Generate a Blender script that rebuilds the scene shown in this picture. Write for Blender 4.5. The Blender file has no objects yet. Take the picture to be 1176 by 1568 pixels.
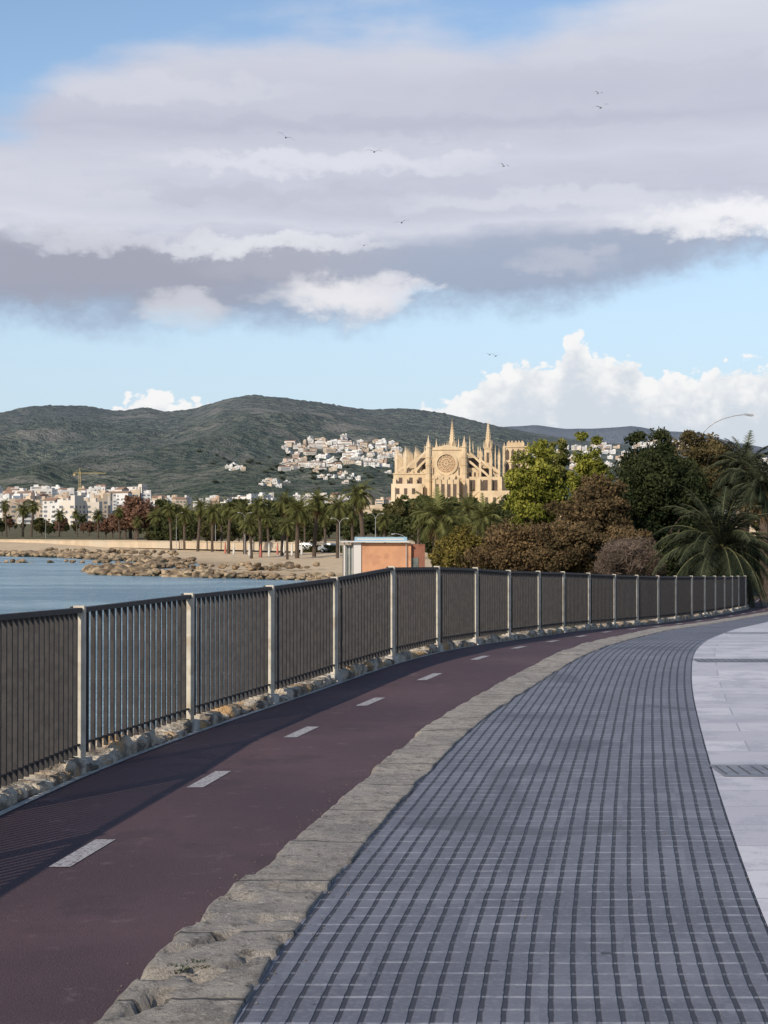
import bpy, math, random
import numpy as np
from mathutils import Vector, noise as mn
random.seed(7); rng=np.random.default_rng(7)
scene=bpy.context.scene
F=2500.0; HZ=815.0; CX=588.0; EYE=1.7
SEA=-2.6
# ------------------------------------------------------------------ helpers
def link(o,parent=None):
    scene.collection.objects.link(o)
    if parent: o.parent=parent
    return o
def empty(name,loc=(0,0,0),rz=0):
    e=bpy.data.objects.new(name,None); e.location=loc; e.rotation_euler=(0,0,rz); return link(e)
class MB:
    def __init__(s): s.v=[];s.f=[];s.m=[];s.t=[];s.n=0;s.uv=None
    def add(s,verts,faces,mi=0,tint=1.0):
        verts=np.asarray(verts,dtype=float).reshape(-1,3)
        o=s.n; s.v.append(verts)
        s.t.append(np.full(len(verts),tint) if np.isscalar(tint) else np.asarray(tint,dtype=float))
        s.f.extend([tuple(i+o for i in f) for f in faces]); s.m.extend([mi]*len(faces)); s.n+=len(verts)
    def box(s,x0,x1,y0,y1,z0,z1,mi=0,tint=1.0):
        s.add([(x0,y0,z0),(x1,y0,z0),(x1,y1,z0),(x0,y1,z0),(x0,y0,z1),(x1,y0,z1),(x1,y1,z1),(x0,y1,z1)],
              [(0,3,2,1),(4,5,6,7),(0,1,5,4),(1,2,6,5),(2,3,7,6),(3,0,4,7)],mi,tint)
    def obox(s,c,dx,hw,hd,z0,z1,mi=0,tint=1.0,ztop2=None):
        d=np.array(dx,float); d/=np.hypot(*d); p=np.array([-d[1],d[0]])
        c=np.array(c[:2]); q=[c-d*hw-p*hd,c+d*hw-p*hd,c+d*hw+p*hd,c-d*hw+p*hd]
        s.add([(a[0],a[1],z0) for a in q]+[(a[0],a[1],z1) for a in q],
              [(0,3,2,1),(4,5,6,7),(0,1,5,4),(1,2,6,5),(2,3,7,6),(3,0,4,7)],mi,tint)
    def beam(s,a,b,w,h,mi=0,tint=1.0):
        a=np.array(a,float);b=np.array(b,float);d=b-a;L=np.linalg.norm(d);d/=L
        up=np.array([0,0,1.0]) if abs(d[2])<.95 else np.array([1.0,0,0])
        sx=np.cross(d,up);sx/=np.linalg.norm(sx);uz=np.cross(sx,d)
        vs=[]
        for e in (a,b):
            for i,j in((-1,-1),(1,-1),(1,1),(-1,1)): vs.append(e+sx*i*w/2+uz*j*h/2)
        s.add(vs,[(0,3,2,1),(4,5,6,7),(0,1,5,4),(1,2,6,5),(2,3,7,6),(3,0,4,7)],mi,tint)
    def tube(s,pts,rad,n=7,mi=0,tint=1.0,cap=True):
        pts=[np.array(p,float) for p in pts]; vs=[];k=len(pts)
        for i,p in enumerate(pts):
            d=pts[min(i+1,k-1)]-pts[max(i-1,0)]; d/=np.linalg.norm(d)+1e-9
            up=np.array([0,1.0,0]) if abs(d[2])>.8 else np.array([0,0,1.0])
            a=np.cross(d,up);a/=np.linalg.norm(a);b=np.cross(d,a)
            for j in range(n):
                t=2*math.pi*j/n; vs.append(p+(a*math.cos(t)+b*math.sin(t))*rad[i])
        fs=[(i*n+j,i*n+(j+1)%n,(i+1)*n+(j+1)%n,(i+1)*n+j) for i in range(k-1) for j in range(n)]
        if cap: fs.append(tuple(range(n))[::-1]); fs.append(tuple((k-1)*n+j for j in range(n)))
        s.add(vs,fs,mi,tint)
    def frus(s,cx,cy,r0,r1,z0,z1,n=8,mi=0,ph=None,tint=1.0):
        ph=math.pi/n if ph is None else ph
        vs=[(cx+r*math.cos(2*math.pi*j/n+ph),cy+r*math.sin(2*math.pi*j/n+ph),z) for r,z in((r0,z0),(r1,z1)) for j in range(n)]
        s.add(vs,[(j,(j+1)%n,n+(j+1)%n,n+j) for j in range(n)]+[tuple(range(n))[::-1],tuple(n+j for j in range(n))],mi,tint)
    def quads(s,c,a,b,mi,tint):
        N=len(c); v=np.empty((N,4,3)); v[:,0]=c-a; v[:,1]=c-b; v[:,2]=c+a; v[:,3]=c+b
        s.add(v.reshape(-1,3),[(4*i,4*i+1,4*i+2,4*i+3) for i in range(N)],mi,np.repeat(tint,4))
    def tris(s,p0,p1,p2,mi,tint):
        N=len(p0); v=np.stack([p0,p1,p2],1).reshape(-1,3)
        s.add(v,[(3*i,3*i+1,3*i+2) for i in range(N)],mi,np.repeat(tint,3))
    def mesh(s,name,mats,smooth=False):
        me=bpy.data.meshes.new(name); V=np.concatenate(s.v)
        me.from_pydata(V.tolist(),[],s.f)
        for m in mats: me.materials.append(m)
        me.polygons.foreach_set('material_index',s.m)
        if smooth: me.polygons.foreach_set('use_smooth',[True]*len(s.f))
        T=np.concatenate(s.t); ca=me.color_attributes.new('tint','FLOAT_COLOR','POINT')
        col=np.ones((len(T),4)); col[:,:3]=T[:,None]; ca.data.foreach_set('color',col.ravel())
        me.update(); return me
    def build(s,name,mats,parent=None,smooth=False,loc=(0,0,0)):
        o=bpy.data.objects.new(name,s.mesh(name,mats,smooth)); o.location=loc; return link(o,parent)
# ------------------------------------------------------------------ materials
def newmat(name):
    m=bpy.data.materials.new(name); m.use_nodes=True; nt=m.node_tree
    b=nt.nodes['Principled BSDF']; return m,nt,b
def rgb(c): return (c[0],c[1],c[2],1)
def mixc(nt,fac,a,b,mode='MIX'):
    n=nt.nodes.new('ShaderNodeMix'); n.data_type='RGBA'; n.blend_type=mode
    for s,v in((n.inputs[0],fac),(n.inputs[6],a),(n.inputs[7],b)):
        if isinstance(v,bpy.types.NodeSocket): nt.links.new(v,s)
        elif isinstance(v,(int,float)): s.default_value=v
        else: s.default_value=rgb(v)
    return n.outputs[2]
def MA(nt,op,a,b=None,c=None,clamp=False):
    n=nt.nodes.new('ShaderNodeMath'); n.operation=op; n.use_clamp=clamp
    for i,v in enumerate((a,b,c)):
        if v is None: continue
        if isinstance(v,bpy.types.NodeSocket): nt.links.new(v,n.inputs[i])
        else: n.inputs[i].default_value=v
    return n.outputs[0]
def NO(nt,vec,scale,detail=5,rough=.55,dist=0):
    n=nt.nodes.new('ShaderNodeTexNoise'); n.inputs['Scale'].default_value=scale
    n.inputs['Detail'].default_value=detail; n.inputs['Roughness'].default_value=rough; n.inputs['Distortion'].default_value=dist
    if vec is not None: nt.links.new(vec,n.inputs['Vector'])
    return n.outputs['Fac']
def SS(nt,v,lo,hi):
    n=nt.nodes.new('ShaderNodeMapRange'); n.interpolation_type='SMOOTHSTEP'
    nt.links.new(v,n.inputs[0]); n.inputs[1].default_value=lo; n.inputs[2].default_value=hi; return n.outputs[0]
def bumpit(nt,b,h,strength,dist):
    n=nt.nodes.new('ShaderNodeBump'); n.inputs['Strength'].default_value=strength; n.inputs['Distance'].default_value=dist
    nt.links.new(h,n.inputs['Height']); nt.links.new(n.outputs[0],b.inputs['Normal'])
def mat(name,c1,c2=None,scale=3,rough=.8,bump=0,bscale=None,c3=None,s3=.4,spec=.3,metal=0,bdist=.02):
    m,nt,b=newmat(name); b.inputs['Roughness'].default_value=rough; b.inputs['Metallic'].default_value=metal
    b.inputs['Specular IOR Level'].default_value=spec
    g=nt.nodes.new('ShaderNodeNewGeometry').outputs['Position']
    if c2 is None: c2=[x*.8 for x in c1]
    f=SS(nt,NO(nt,g,scale),.35,.65); col=mixc(nt,f,c1,c2)
    if c3 is not None: col=mixc(nt,SS(nt,NO(nt,g,s3,3),.5,.68),col,c3)
    nt.links.new(col,b.inputs['Base Color'])
    if bump: bumpit(nt,b,NO(nt,g,bscale or scale*4),bump,bdist)
    return m
def leafmat(name,c1,c2,trans=.3):
    m=bpy.data.materials.new(name); m.use_nodes=True; nt=m.node_tree; nt.nodes.clear()
    o=nt.nodes.new('ShaderNodeOutputMaterial'); at=nt.nodes.new('ShaderNodeVertexColor'); at.layer_name='tint'
    sp=nt.nodes.new('ShaderNodeSeparateColor'); nt.links.new(at.outputs[0],sp.inputs[0])
    col=mixc(nt,sp.outputs[0],c1,c2)
    d=nt.nodes.new('ShaderNodeBsdfDiffuse'); t=nt.nodes.new('ShaderNodeBsdfTranslucent'); mx=nt.nodes.new('ShaderNodeMixShader')
    nt.links.new(col,d.inputs[0]); nt.links.new(col,t.inputs[0]); mx.inputs[0].default_value=trans
    nt.links.new(d.outputs[0],mx.inputs[1]); nt.links.new(t.outputs[0],mx.inputs[2]); nt.links.new(mx.outputs[0],o.inputs[0]); return m
# ------------------------------------------------------------------ path profiles
YD=np.arange(-14,160,.1)
def prof(pts,sig=1.3):
    p=np.array(pts); a=np.interp(YD,p[:,0],p[:,1]); k=np.exp(-.5*(np.arange(-60,61)*.1/sig)**2); k/=k.sum()
    ap=np.concatenate([a[0]-(a[1]-a[0])*np.arange(60,0,-1),a,a[-1]+(a[-1]-a[-2])*np.arange(1,61)])
    s=np.convolve(ap,k,'valid'); return lambda y: np.interp(y,YD,s)
FP=[(-2.42,9.8),(-2.17,11.65),(-1.67,14.0),(-1.13,16.2),(-.556,18.3),(.098,20.5),(.739,22.8),(1.40,25.0),(2.07,27.2),(2.775,29.4),(3.46,31.6),
 (4.23,33.8),(5.07,36),(5.91,38.2),(6.75,40.3),(7.56,42.4),(8.37,44.5),(9.13,46.6),(9.86,48.7),(10.57,50.8),(11.26,52.9),(11.92,55),(12.6,57),
 (13.15,59.2),(13.7,61.4),(14.3,63.7)]
FT=[1.20,1.165,1.168,1.164,1.19,1.262,1.217,1.15,1.06,.994,.929,.85,.764,.69,.62,.56,.505,.45,.39,.33,.275,.22,.172,.12,.07,.02]
fpre=[(-3.6,-6),(-3.35,0.5),(-3.2,2.8),(-3.0,5.2),(-2.72,7.5)]; FP=fpre+FP; FT=[1.17]*5+FT
fence=prof([(-14,-3.8)]+[(y,x) for x,y in FP]+[(80,18.6),(160,41)],.8)
zp=prof([(-14,0),(17,0),(20.5,.07),(22.8,.04),(25,-.02),(27.2,-.1),(31.6,-.236),(36,-.4),(40,-.54),(46.6,-.715),(57,-.99),(80,-1.35),(120,-1.7),(160,-1.8)],1.0)
curbL=prof([(-14,-1.6),(0,-1.3),(5.64,-.93),(7.87,-.686),(8.67,-.548),(10.12,-.275),(12.32,.059),(14.17,.408),(17,1.03),(20.6,2.04),(23.9,2.9),(31.7,5.1),(40.7,8.2),(57,14.3),(80,20.6),(160,43)],.9)
curbR=prof([(-14,-1.15),(0,-.87),(5.64,-.49),(7.46,-.263),(8.5,-.095),(10.1,.129),(11.5,.377),(13.5,.713),(14.9,1.0),(17.35,1.6),(20.3,2.4),(23.2,3.2),(30,5.1),(40.7,8.7),(57,14.8),(80,21.1),(160,43.5)],.9)
tileR=prof([(-14,1.2),(0,1.1),(5.64,1.42),(6.8,1.58),(7.94,1.753),(10.24,2.1),(13.08,2.55),(17.35,3.26),(21.2,4.0),(26,5.17),(31.7,6.8),(42.3,10.2),(57,15.8),(80,22.5),(160,45)],1.2)
def ribbon(name,L,R,dz,ys,na,m,parent=None,fz=None):
    v=[];uv=[];s=0;pl=None
    for i,y in enumerate(ys):
        l,r=float(L(y)),float(R(y)); 
        if pl is not None: s+=math.hypot(r-pl[0],y-pl[1])
        pl=(r,y); sl=(float(R(y+.5))-float(R(y-.5))); cs=1/math.sqrt(1+sl*sl)
        for j in range(na+1):
            t=j/na; x=l+(r-l)*t; z=float(zp(y))+dz
            if fz: z+=fz(t,x,y)
            v.append((x,y,z)); uv.append(((r-x)*cs,s))
    n=na+1; f=[(i*n+j,i*n+j+1,(i+1)*n+j+1,(i+1)*n+j) for i in range(len(ys)-1) for j in range(na)]
    me=bpy.data.meshes.new(name); me.from_pydata(v,[],f); me.materials.append(m)
    ul=me.uv_layers.new(name='UVMap'); li=np.empty(len(me.loops),dtype=np.int32); me.loops.foreach_get('vertex_index',li)
    ul.data.foreach_set('uv',np.array(uv)[li].ravel()); me.polygons.foreach_set('use_smooth',[True]*len(f)); me.update()
    return link(bpy.data.objects.new(name,me),parent)
ys=np.concatenate([np.arange(-10,40,.25),np.arange(40,140,1.0)])
# lane asphalt
m,nt,b=newmat('red_asphalt'); g=nt.nodes.new('ShaderNodeNewGeometry').outputs['Position']
c=mixc(nt,SS(nt,NO(nt,g,.55,4),.35,.7),(.060,.033,.040),(.100,.055,.060))
c=mixc(nt,MA(nt,'MULTIPLY',SS(nt,NO(nt,g,150,3),.50,.72),.55),c,(.20,.15,.15))
c=mixc(nt,MA(nt,'MULTIPLY',SS(nt,NO(nt,g,1.1,8,.7),.50,.66),.6),c,(.040,.027,.032))
c=mixc(nt,MA(nt,'MULTIPLY',SS(nt,NO(nt,g,4,7,.75),.57,.68),.5),c,(.17,.125,.125))
c=mixc(nt,MA(nt,'MULTIPLY',SS(nt,NO(nt,g,60,4),.64,.72),.5),c,(.03,.02,.022))
nt.links.new(c,b.inputs['Base Color']); b.inputs['Roughness'].default_value=.72; b.inputs['Specular IOR Level'].default_value=.35
bumpit(nt,b,NO(nt,g,120,4),.7,.008); M_lane=m
ribbon('cycle_path',lambda y:fence(y)-.12,lambda y:curbL(y)+.1,0,ys,6,M_lane)
m,nt,b=newmat('worn_white_paint'); g=nt.nodes.new('ShaderNodeNewGeometry').outputs['Position']
c=mixc(nt,SS(nt,NO(nt,g,45,6,.7),.50,.60),(.36,.35,.36),(.13,.10,.11)); nt.links.new(c,b.inputs['Base Color']); b.inputs['Roughness'].default_value=.7; md=m
dm=MB()
for y in list(np.arange(-4.6,7,2.63))+[8.67,11.25,13.9,16.35,18.8,21.4]+list(24+np.arange(0,40,2.63)):
    for k in range(3):
        y0=y-.37+k*.247;y1=y0+.247
        q=[]
        for yy in (y0,y1):
            mx=.52*float(fence(yy))+.48*float(curbL(yy)); q.append((mx-.055,yy,float(zp(yy))+.004)); q.append((mx+.055,yy,float(zp(yy))+.004))
        dm.add(q,[(0,1,3,2)])
dm.build('lane_marking',[md])
# grooved paving
m,nt,b=newmat('grooved_tiles'); uv=nt.nodes.new('ShaderNodeUVMap').outputs[0]; sp=nt.nodes.new('ShaderNodeSeparateXYZ'); nt.links.new(uv,sp.inputs[0])
g=nt.nodes.new('ShaderNodeNewGeometry').outputs['Position']
uu,vv=sp.outputs[0],sp.outputs[1]
wob=MA(nt,'MULTIPLY',MA(nt,'SUBTRACT',NO(nt,g,2.2,2),.5),.012)
un=MA(nt,'DIVIDE',MA(nt,'ADD',uu,wob),.080); fu=MA(nt,'ABSOLUTE',MA(nt,'SUBTRACT',MA(nt,'FRACT',un),.5))
gw=MA(nt,'ADD',fu,MA(nt,'MULTIPLY',MA(nt,'SUBTRACT',NO(nt,g,14,4),.5),.10))
groove=SS(nt,gw,.36,.43)
tcol=MA(nt,'FLOOR',MA(nt,'ADD',MA(nt,'DIVIDE',un,4.0),.125))
vn=MA(nt,'DIVIDE',MA(nt,'ADD',vv,MA(nt,'MULTIPLY',MA(nt,'SUBTRACT',NO(nt,g,.9,2),.5),.06)),.155); fv=MA(nt,'ABSOLUTE',MA(nt,'SUBTRACT',MA(nt,'FRACT',vn),.5))
joint=SS(nt,fv,.39,.47)
tid=nt.nodes.new('ShaderNodeTexWhiteNoise'); cb=nt.nodes.new('ShaderNodeCombineXYZ')
nt.links.new(tcol,cb.inputs[0]); nt.links.new(MA(nt,'FLOOR',MA(nt,'ADD',MA(nt,'DIVIDE',vn,2.0),.25)),cb.inputs[1]); nt.links.new(cb.outputs[0],tid.inputs['Vector'])
c=mixc(nt,tid.outputs['Value'],(.118,.120,.148),(.165,.168,.200))
c=mixc(nt,MA(nt,'MULTIPLY',SS(nt,NO(nt,g,.8,6,.65),.4,.62),.8),c,(.105,.106,.128))
c=mixc(nt,MA(nt,'MULTIPLY',SS(nt,NO(nt,g,40,5,.7),.48,.68),.35),c,(.25,.25,.27))
jw=MA(nt,'MULTIPLY',joint,MA(nt,'ADD',.05,MA(nt,'MULTIPLY',SS(nt,NO(nt,g,5.5,7,.78),.42,.64),.8)))
c=mixc(nt,jw,c,(.36,.36,.385))
c=mixc(nt,MA(nt,'MULTIPLY',groove,MA(nt,'SUBTRACT',.93,MA(nt,'MULTIPLY',joint,.65))),c,(.028,.028,.036))
c=mixc(nt,MA(nt,'MULTIPLY',SS(nt,NO(nt,g,.45,2,.4,1.5),.61,.66),.45),c,(.055,.055,.065))
c=mixc(nt,MA(nt,'MULTIPLY',SS(nt,NO(nt,g,9,3),.72,.75),.8),c,(.03,.03,.035))
nt.links.new(c,b.inputs['Base Color']); b.inputs['Roughness'].default_value=.6; b.inputs['Specular IOR Level'].default_value=.4
h=MA(nt,'SUBTRACT',MA(nt,'MULTIPLY',NO(nt,g,70,3),.2),groove); bumpit(nt,b,h,.9,.012)
ribbon('grooved_tile_pavement',lambda y:curbR(y)-.03,tileR,.055,ys,8,m)
# light slab pavement
m,nt,b=newmat('pale_slabs'); uv=nt.nodes.new('ShaderNodeUVMap').outputs[0]; g=nt.nodes.new('ShaderNodeNewGeometry').outputs['Position']
br=nt.nodes.new('ShaderNodeTexBrick'); nt.links.new(uv,br.inputs['Vector']); br.inputs['Scale'].default_value=1.0
br.inputs['Color1'].default_value=rgb((.42,.41,.45)); br.inputs['Color2'].default_value=rgb((.56,.55,.58)); br.inputs['Mortar'].default_value=rgb((.30,.30,.33))
br.inputs['Mortar Size'].default_value=.010; br.inputs['Mortar Smooth'].default_value=.6; br.inputs['Brick Width'].default_value=1.1; br.inputs['Row Height'].default_value=.62; br.offset=.35
c=mixc(nt,MA(nt,'MULTIPLY',SS(nt,NO(nt,g,2.2,9,.78),.46,.62),.7),br.outputs['Color'],(.32,.32,.37))
c=mixc(nt,MA(nt,'MULTIPLY',SS(nt,NO(nt,g,50,3),.55,.75),.3),c,(.68,.67,.68))
c=mixc(nt,MA(nt,'MULTIPLY',SS(nt,NO(nt,g,9,6,.7),.64,.70),.6),c,(.18,.18,.20))
nt.links.new(c,b.inputs['Base Color']); b.inputs['Roughness'].default_value=.7; bumpit(nt,b,NO(nt,g,80,4),.3,.01)
ribbon('stone_slab_pavement',tileR,lambda y:tileR(y)+5.5,.06,ys,8,m)
mg=mat('grey_grate',(.16,.17,.2),(.22,.23,.26),6,.6,.3,40)
ms=mat('grate_slot',(.09,.09,.10))
for y0,w in((11.25,.55),(20.2,.5),(2.5,.62),(29,.5)):
    d=MB()
    for k in range(22):
        xa=float(tileR(y0))+.02+k*.25; z=float(zp(y0))+.064
        d.add([(xa,y0-w/2,z),(xa+.25,y0-w/2,z),(xa+.25,y0+w/2,z),(xa,y0+w/2,z)],[(0,1,2,3)],0)
        for q in range(3):
            xs=xa+.03+q*.08; zz_=z+.003; d.add([(xs,y0-w*.35,zz_),(xs+.012,y0-w*.35,zz_),(xs+.012,y0+w*.35,zz_),(xs,y0+w*.35,zz_)],[(0,1,2,3)],1)
    d.build('drain_grate',[mg,ms])
ma=mat('asphalt',(.055,.055,.06),(.04,.04,.045),2,.85,.3,90)
ribbon('road',lambda y:tileR(y)+5.7,lambda y:tileR(y)+13.5,-.04,ys,4,ma)
# kerb
m,nt,b=newmat('worn_kerb_stone'); g=nt.nodes.new('ShaderNodeNewGeometry').outputs['Position']; uv=nt.nodes.new('ShaderNodeUVMap').outputs[0]
sp=nt.nodes.new('ShaderNodeSeparateXYZ'); nt.links.new(uv,sp.inputs[0])
SL=.98
fv=MA(nt,'ABSOLUTE',MA(nt,'SUBTRACT',MA(nt,'FRACT',MA(nt,'DIVIDE',MA(nt,'ADD',sp.outputs[1],MA(nt,'MULTIPLY',NO(nt,g,5),.05)),SL)),.5))
jt=SS(nt,fv,.483,.493)
wn=nt.nodes.new('ShaderNodeTexWhiteNoise'); wn.noise_dimensions='1D'; nt.links.new(MA(nt,'FLOOR',MA(nt,'ADD',MA(nt,'DIVIDE',sp.outputs[1],SL),.5)),wn.inputs['W'])
c=mixc(nt,SS(nt,NO(nt,g,3.5,8,.75),.38,.64),(.42,.375,.32),(.23,.21,.185))
c=mixc(nt,MA(nt,'MULTIPLY',wn.outputs['Value'],.45),c,(.27,.25,.24))
c=mixc(nt,MA(nt,'MULTIPLY',SS(nt,NO(nt,g,14,8,.78),.52,.63),.8),c,(.11,.095,.08))
c=mixc(nt,MA(nt,'MULTIPLY',SS(nt,NO(nt,g,40,5),.55,.68),.6),c,(.56,.52,.45))
c=mixc(nt,MA(nt,'MULTIPLY',jt,.75),c,(.06,.055,.05))
nt.links.new(c,b.inputs['Base Color']); b.inputs['Roughness'].default_value=.9
h=MA(nt,'SUBTRACT',MA(nt,'ADD',NO(nt,g,20,8,.75),MA(nt,'MULTIPLY',NO(nt,g,90,3),.3)),jt); bumpit(nt,b,h,1.0,.035); M_kerb=m
def kz(t,x,y):
    n1=mn.noise(Vector((x*3,y*3,1.3))); n2=mn.noise(Vector((x*11,y*11,4.3)))
    near=max(0,min(1,(8.8-y)/3))
    edge=-.09 if t==0 else (-.02 if t<.08 else 0)
    if t>=.999: return -.03
    z=.07+.010*n1+.007*n2+edge
    hole=mn.noise(Vector((x*6.5,y*5.0,9.1)))+.3*n2
    if hole>.2: z-=near*min(.06,(hole-.2)*.6)
    return z
rk_=random.Random(3); CO_=[(rk_.uniform(-.035,.035),rk_.uniform(-.02,.02)) for _ in range(400)]
def cl(y):
    i=int((y+20)/SL); j=CO_[i][0] if y>7.9 else .06*(1 if y>6.8 else .2)-.05
    if y<7.82: j-=.06
    return float(curbL(y))+j*.7+.022*mn.noise(Vector((0,y*1.3,3)))+.03*mn.noise(Vector((5,y*6,3)))
ks=np.concatenate([np.arange(-6,5,.2),np.arange(5,14,.03),np.arange(14,30,.1),np.arange(30,140,.5)])
ribbon('stone_kerb',cl,lambda y:curbR(y)+.02*mn.noise(Vector((9,y*2,3))),0,ks,22,M_kerb,fz=kz)
mgr=leafmat('grass_blades',(.02,.038,.012),(.07,.10,.03))
tf=MB()
for (tx,ty,nb) in((-.70,6.22,110),(-.63,6.27,60),(-.77,6.15,40),(-.66,6.34,30)):
    for k in range(nb):
        a=random.uniform(0,6.28);r=random.uniform(0,.05);L=random.uniform(.008,.024)
        p=np.array([tx+r*math.cos(a),ty+r*math.sin(a),.055]);d=np.array([math.cos(a),math.sin(a),.8])*L
        s=np.array([-math.sin(a),math.cos(a),0])*.004
        tf.add([p-s,p+s,p+d],[(0,1,2)],0,random.random())
tf.build('grass_tuft',[mgr])
def rockverts(r,seed,sx=1,sy=1,sz=.7):
    import bmesh
    bm=bmesh.new(); bmesh.ops.create_icosphere(bm,subdivisions=2,radius=1)
    V=[]
    for v in bm.verts:
        q=v.co.copy(); n=mn.noise(q*1.1+Vector((seed*3.1,seed,0))); k=1+.45*n
        q=Vector((round(q.x*2.2)/2.2*.4+q.x*.6,round(q.y*2.2)/2.2*.4+q.y*.6,round(q.z*2.2)/2.2*.4+q.z*.6))*k
        V.append((q.x*r*sx,q.y*r*sy,q.z*r*sz))
    Fc=[tuple(v.index for v in f.verts) for f in bm.faces]; bm.free(); return np.array(V),Fc
ROCKS=[rockverts(1,s) for s in range(12)]
def addrock(mb,x,y,z,r,tint):
    V,Fc=random.choice(ROCKS); a=random.uniform(0,6.28); c,s=math.cos(a),math.sin(a)
    sc=np.array([random.uniform(.7,1.3),random.uniform(.7,1.3),random.uniform(.6,1.0)])*r
    W=V*sc; W=np.stack([W[:,0]*c-W[:,1]*s,W[:,0]*s+W[:,1]*c,W[:,2]],1)+[x,y,z]; mb.add(W,Fc,0,tint)
peb=MB()
for k in range(320):
    y=random.uniform(4.8,13); side=random.random()
    x=(float(curbR(y))+random.gauss(.03,.05)) if side<.35 else (float(curbL(y))-abs(random.gauss(0,.09)) if side<.85 else random.uniform(float(curbR(y)),float(tileR(y))))
    zb=.058 if side<.35 or side>=.85 else .004
    addrock(peb,x,y,zb,random.uniform(.0015,.005),1)
peb.build('gravel_grit',[mat('grit',(.22,.19,.16),(.10,.09,.08),30,.9)])
# ------------------------------------------------------------------ fence
mpost=mat('cream_painted_steel',(.54,.49,.40),(.44,.40,.33),9,.55,c3=(.38,.32,.24),s3=6)
mbar=mat('dark_bronze_steel',(.030,.028,.029),(.046,.042,.041),14,.55,spec=.25)
mpl=mat('rubble_plinth',(.52,.46,.37),(.12,.10,.08),7,.9,1,18,c3=(.46,.29,.14),s3=3,bdist=.07)
mfoot=mat('pale_concrete',(.50,.48,.43),(.34,.32,.29),8,.85,.4,40)
fe=empty('railing_fence')
po=MB();ba=MB();ra=MB();ft=MB()
for i,(x,y) in enumerate(FP):
    a=FP[max(i-1,0)];c=FP[min(i+1,len(FP)-1)];d=(c[0]-a[0],c[1]-a[1]); zb=float(zp(y))
    L=math.hypot(*d); nx,ny=-d[1]/L,d[0]/L
    po.obox((x,y),d,.02,.042,zb+.02,FT[i]+.012)
    ba.obox((x+nx*.056,y+ny*.056),d,.022,.010,zb+.10,FT[i]+.005)
    ft.obox((x,y),d,.08,.07,zb-.05,zb+.09)
    if i<len(FP)-1:
        x2,y2=FP[i+1]; zt0,zt1=FT[i],FT[i+1]; zb2=float(zp(y2))
        ra.beam((x,y,zt0-.02),(x2,y2,zt1-.02),.05,.035)
        ra.beam((x,y,zb+.19),(x2,y2,zb2+.19),.022,.014)
        nb=19
        for k in range(1,nb):
            t=k/nb; X=x+(x2-x)*t;Y=y+(y2-y)*t; zl=zb+(zb2-zb)*t
            ba.obox((X,Y),(x2-x,y2-y),.010,.016,zl+.12,zt0+(zt1-zt0)*t-.036)
o=po.build('posts',[mpost],fe)
bv=o.modifiers.new('b','BEVEL'); bv.width=.003; bv.segments=1
ba.build('bars',[mbar],fe); ra.build('rails',[mbar],fe); ft.build('post_footings',[mfoot],fe)
pv=[];ysp=np.concatenate([np.arange(-6,24,.04),np.arange(24,66,.2)])
for y in ysp:
    x=float(fence(y)); z=float(zp(y)); n=lambda k,s:mn.noise(Vector((k*3.1,y*s,k)))
    cell=mn.cell(Vector((y*3.2,1,1))); ed=abs((y*3.2)%1-.5); crack=.035 if ed>.44 else 0
    hgt=.105+.045*(cell-.5)+.03*n(2,7)+.02*n(8,19)-crack
    hgt=max(.03,hgt); off=.04*(mn.cell(Vector((y*3.2,5,1)))-.5)-crack*.6
    sec=[(.075+off+.015*n(7,7),-.06),(.08+off+.02*n(3,9),hgt*.6),(.05+off+.03*n(4,9),hgt),(-.1,hgt+.01+.03*n(5,5)),(-.22,hgt-.02),(-.3,-1.2)]
    for dx,dz in sec: pv.append((x+dx,y,z+dz))
n=6; pf=[(i*n+j,i*n+j+1,(i+1)*n+j+1,(i+1)*n+j) for i in range(len(ysp)-1) for j in range(n-1)]
me=bpy.data.meshes.new('fence_plinth'); me.from_pydata(pv,[],pf); me.materials.append(mpl); link(bpy.data.objects.new('stone_plinth',me))
ribbon('concrete_gutter',lambda y:fence(y)+.07,lambda y:fence(y)+.125,.006,ys,1,mfoot)
# ------------------------------------------------------------------ terrain
coast=[(-4.2,-60),(-3.95,0),(-3.6,9),(-2.9,14),(-2.0,18),(-1.8,24),(-1.6,32),(-1.6,60),(-2.4,100),(-3.4,140),(-8,150),(-18,157),(-27,165),(-31,176),(-26,196),(-27,222),(-38,246),(-52,275),(-72,305),(-110,328),(-200,350),(-600,430),(-2200,700),(-9000,2500)]
poly=coast+[(-9000,16000),(12000,16000),(12000,-60)]
PA=np.array(poly); CO=np.array(coast)
def inside(x,y):
    r=np.zeros_like(x,dtype=bool); j=len(PA)-1
    for i in range(len(PA)):
        xi,yi=PA[i];xj,yj=PA[j]
        c=((yi>y)!=(yj>y))&(x<(xj-xi)*(y-yi)/((yj-yi)+1e-12)+xi); r^=c; j=i
    return r
def cdist(x,y):
    d=np.full_like(x,1e9)
    for i in range(len(CO)-1):
        ax,ay=CO[i];bx,by=CO[i+1];vx,vy=bx-ax,by-ay
        t=np.clip(((x-ax)*vx+(y-ay)*vy)/(vx*vx+vy*vy),0,1); d=np.minimum(d,np.hypot(x-ax-t*vx,y-ay-t*vy))
    return d
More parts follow.
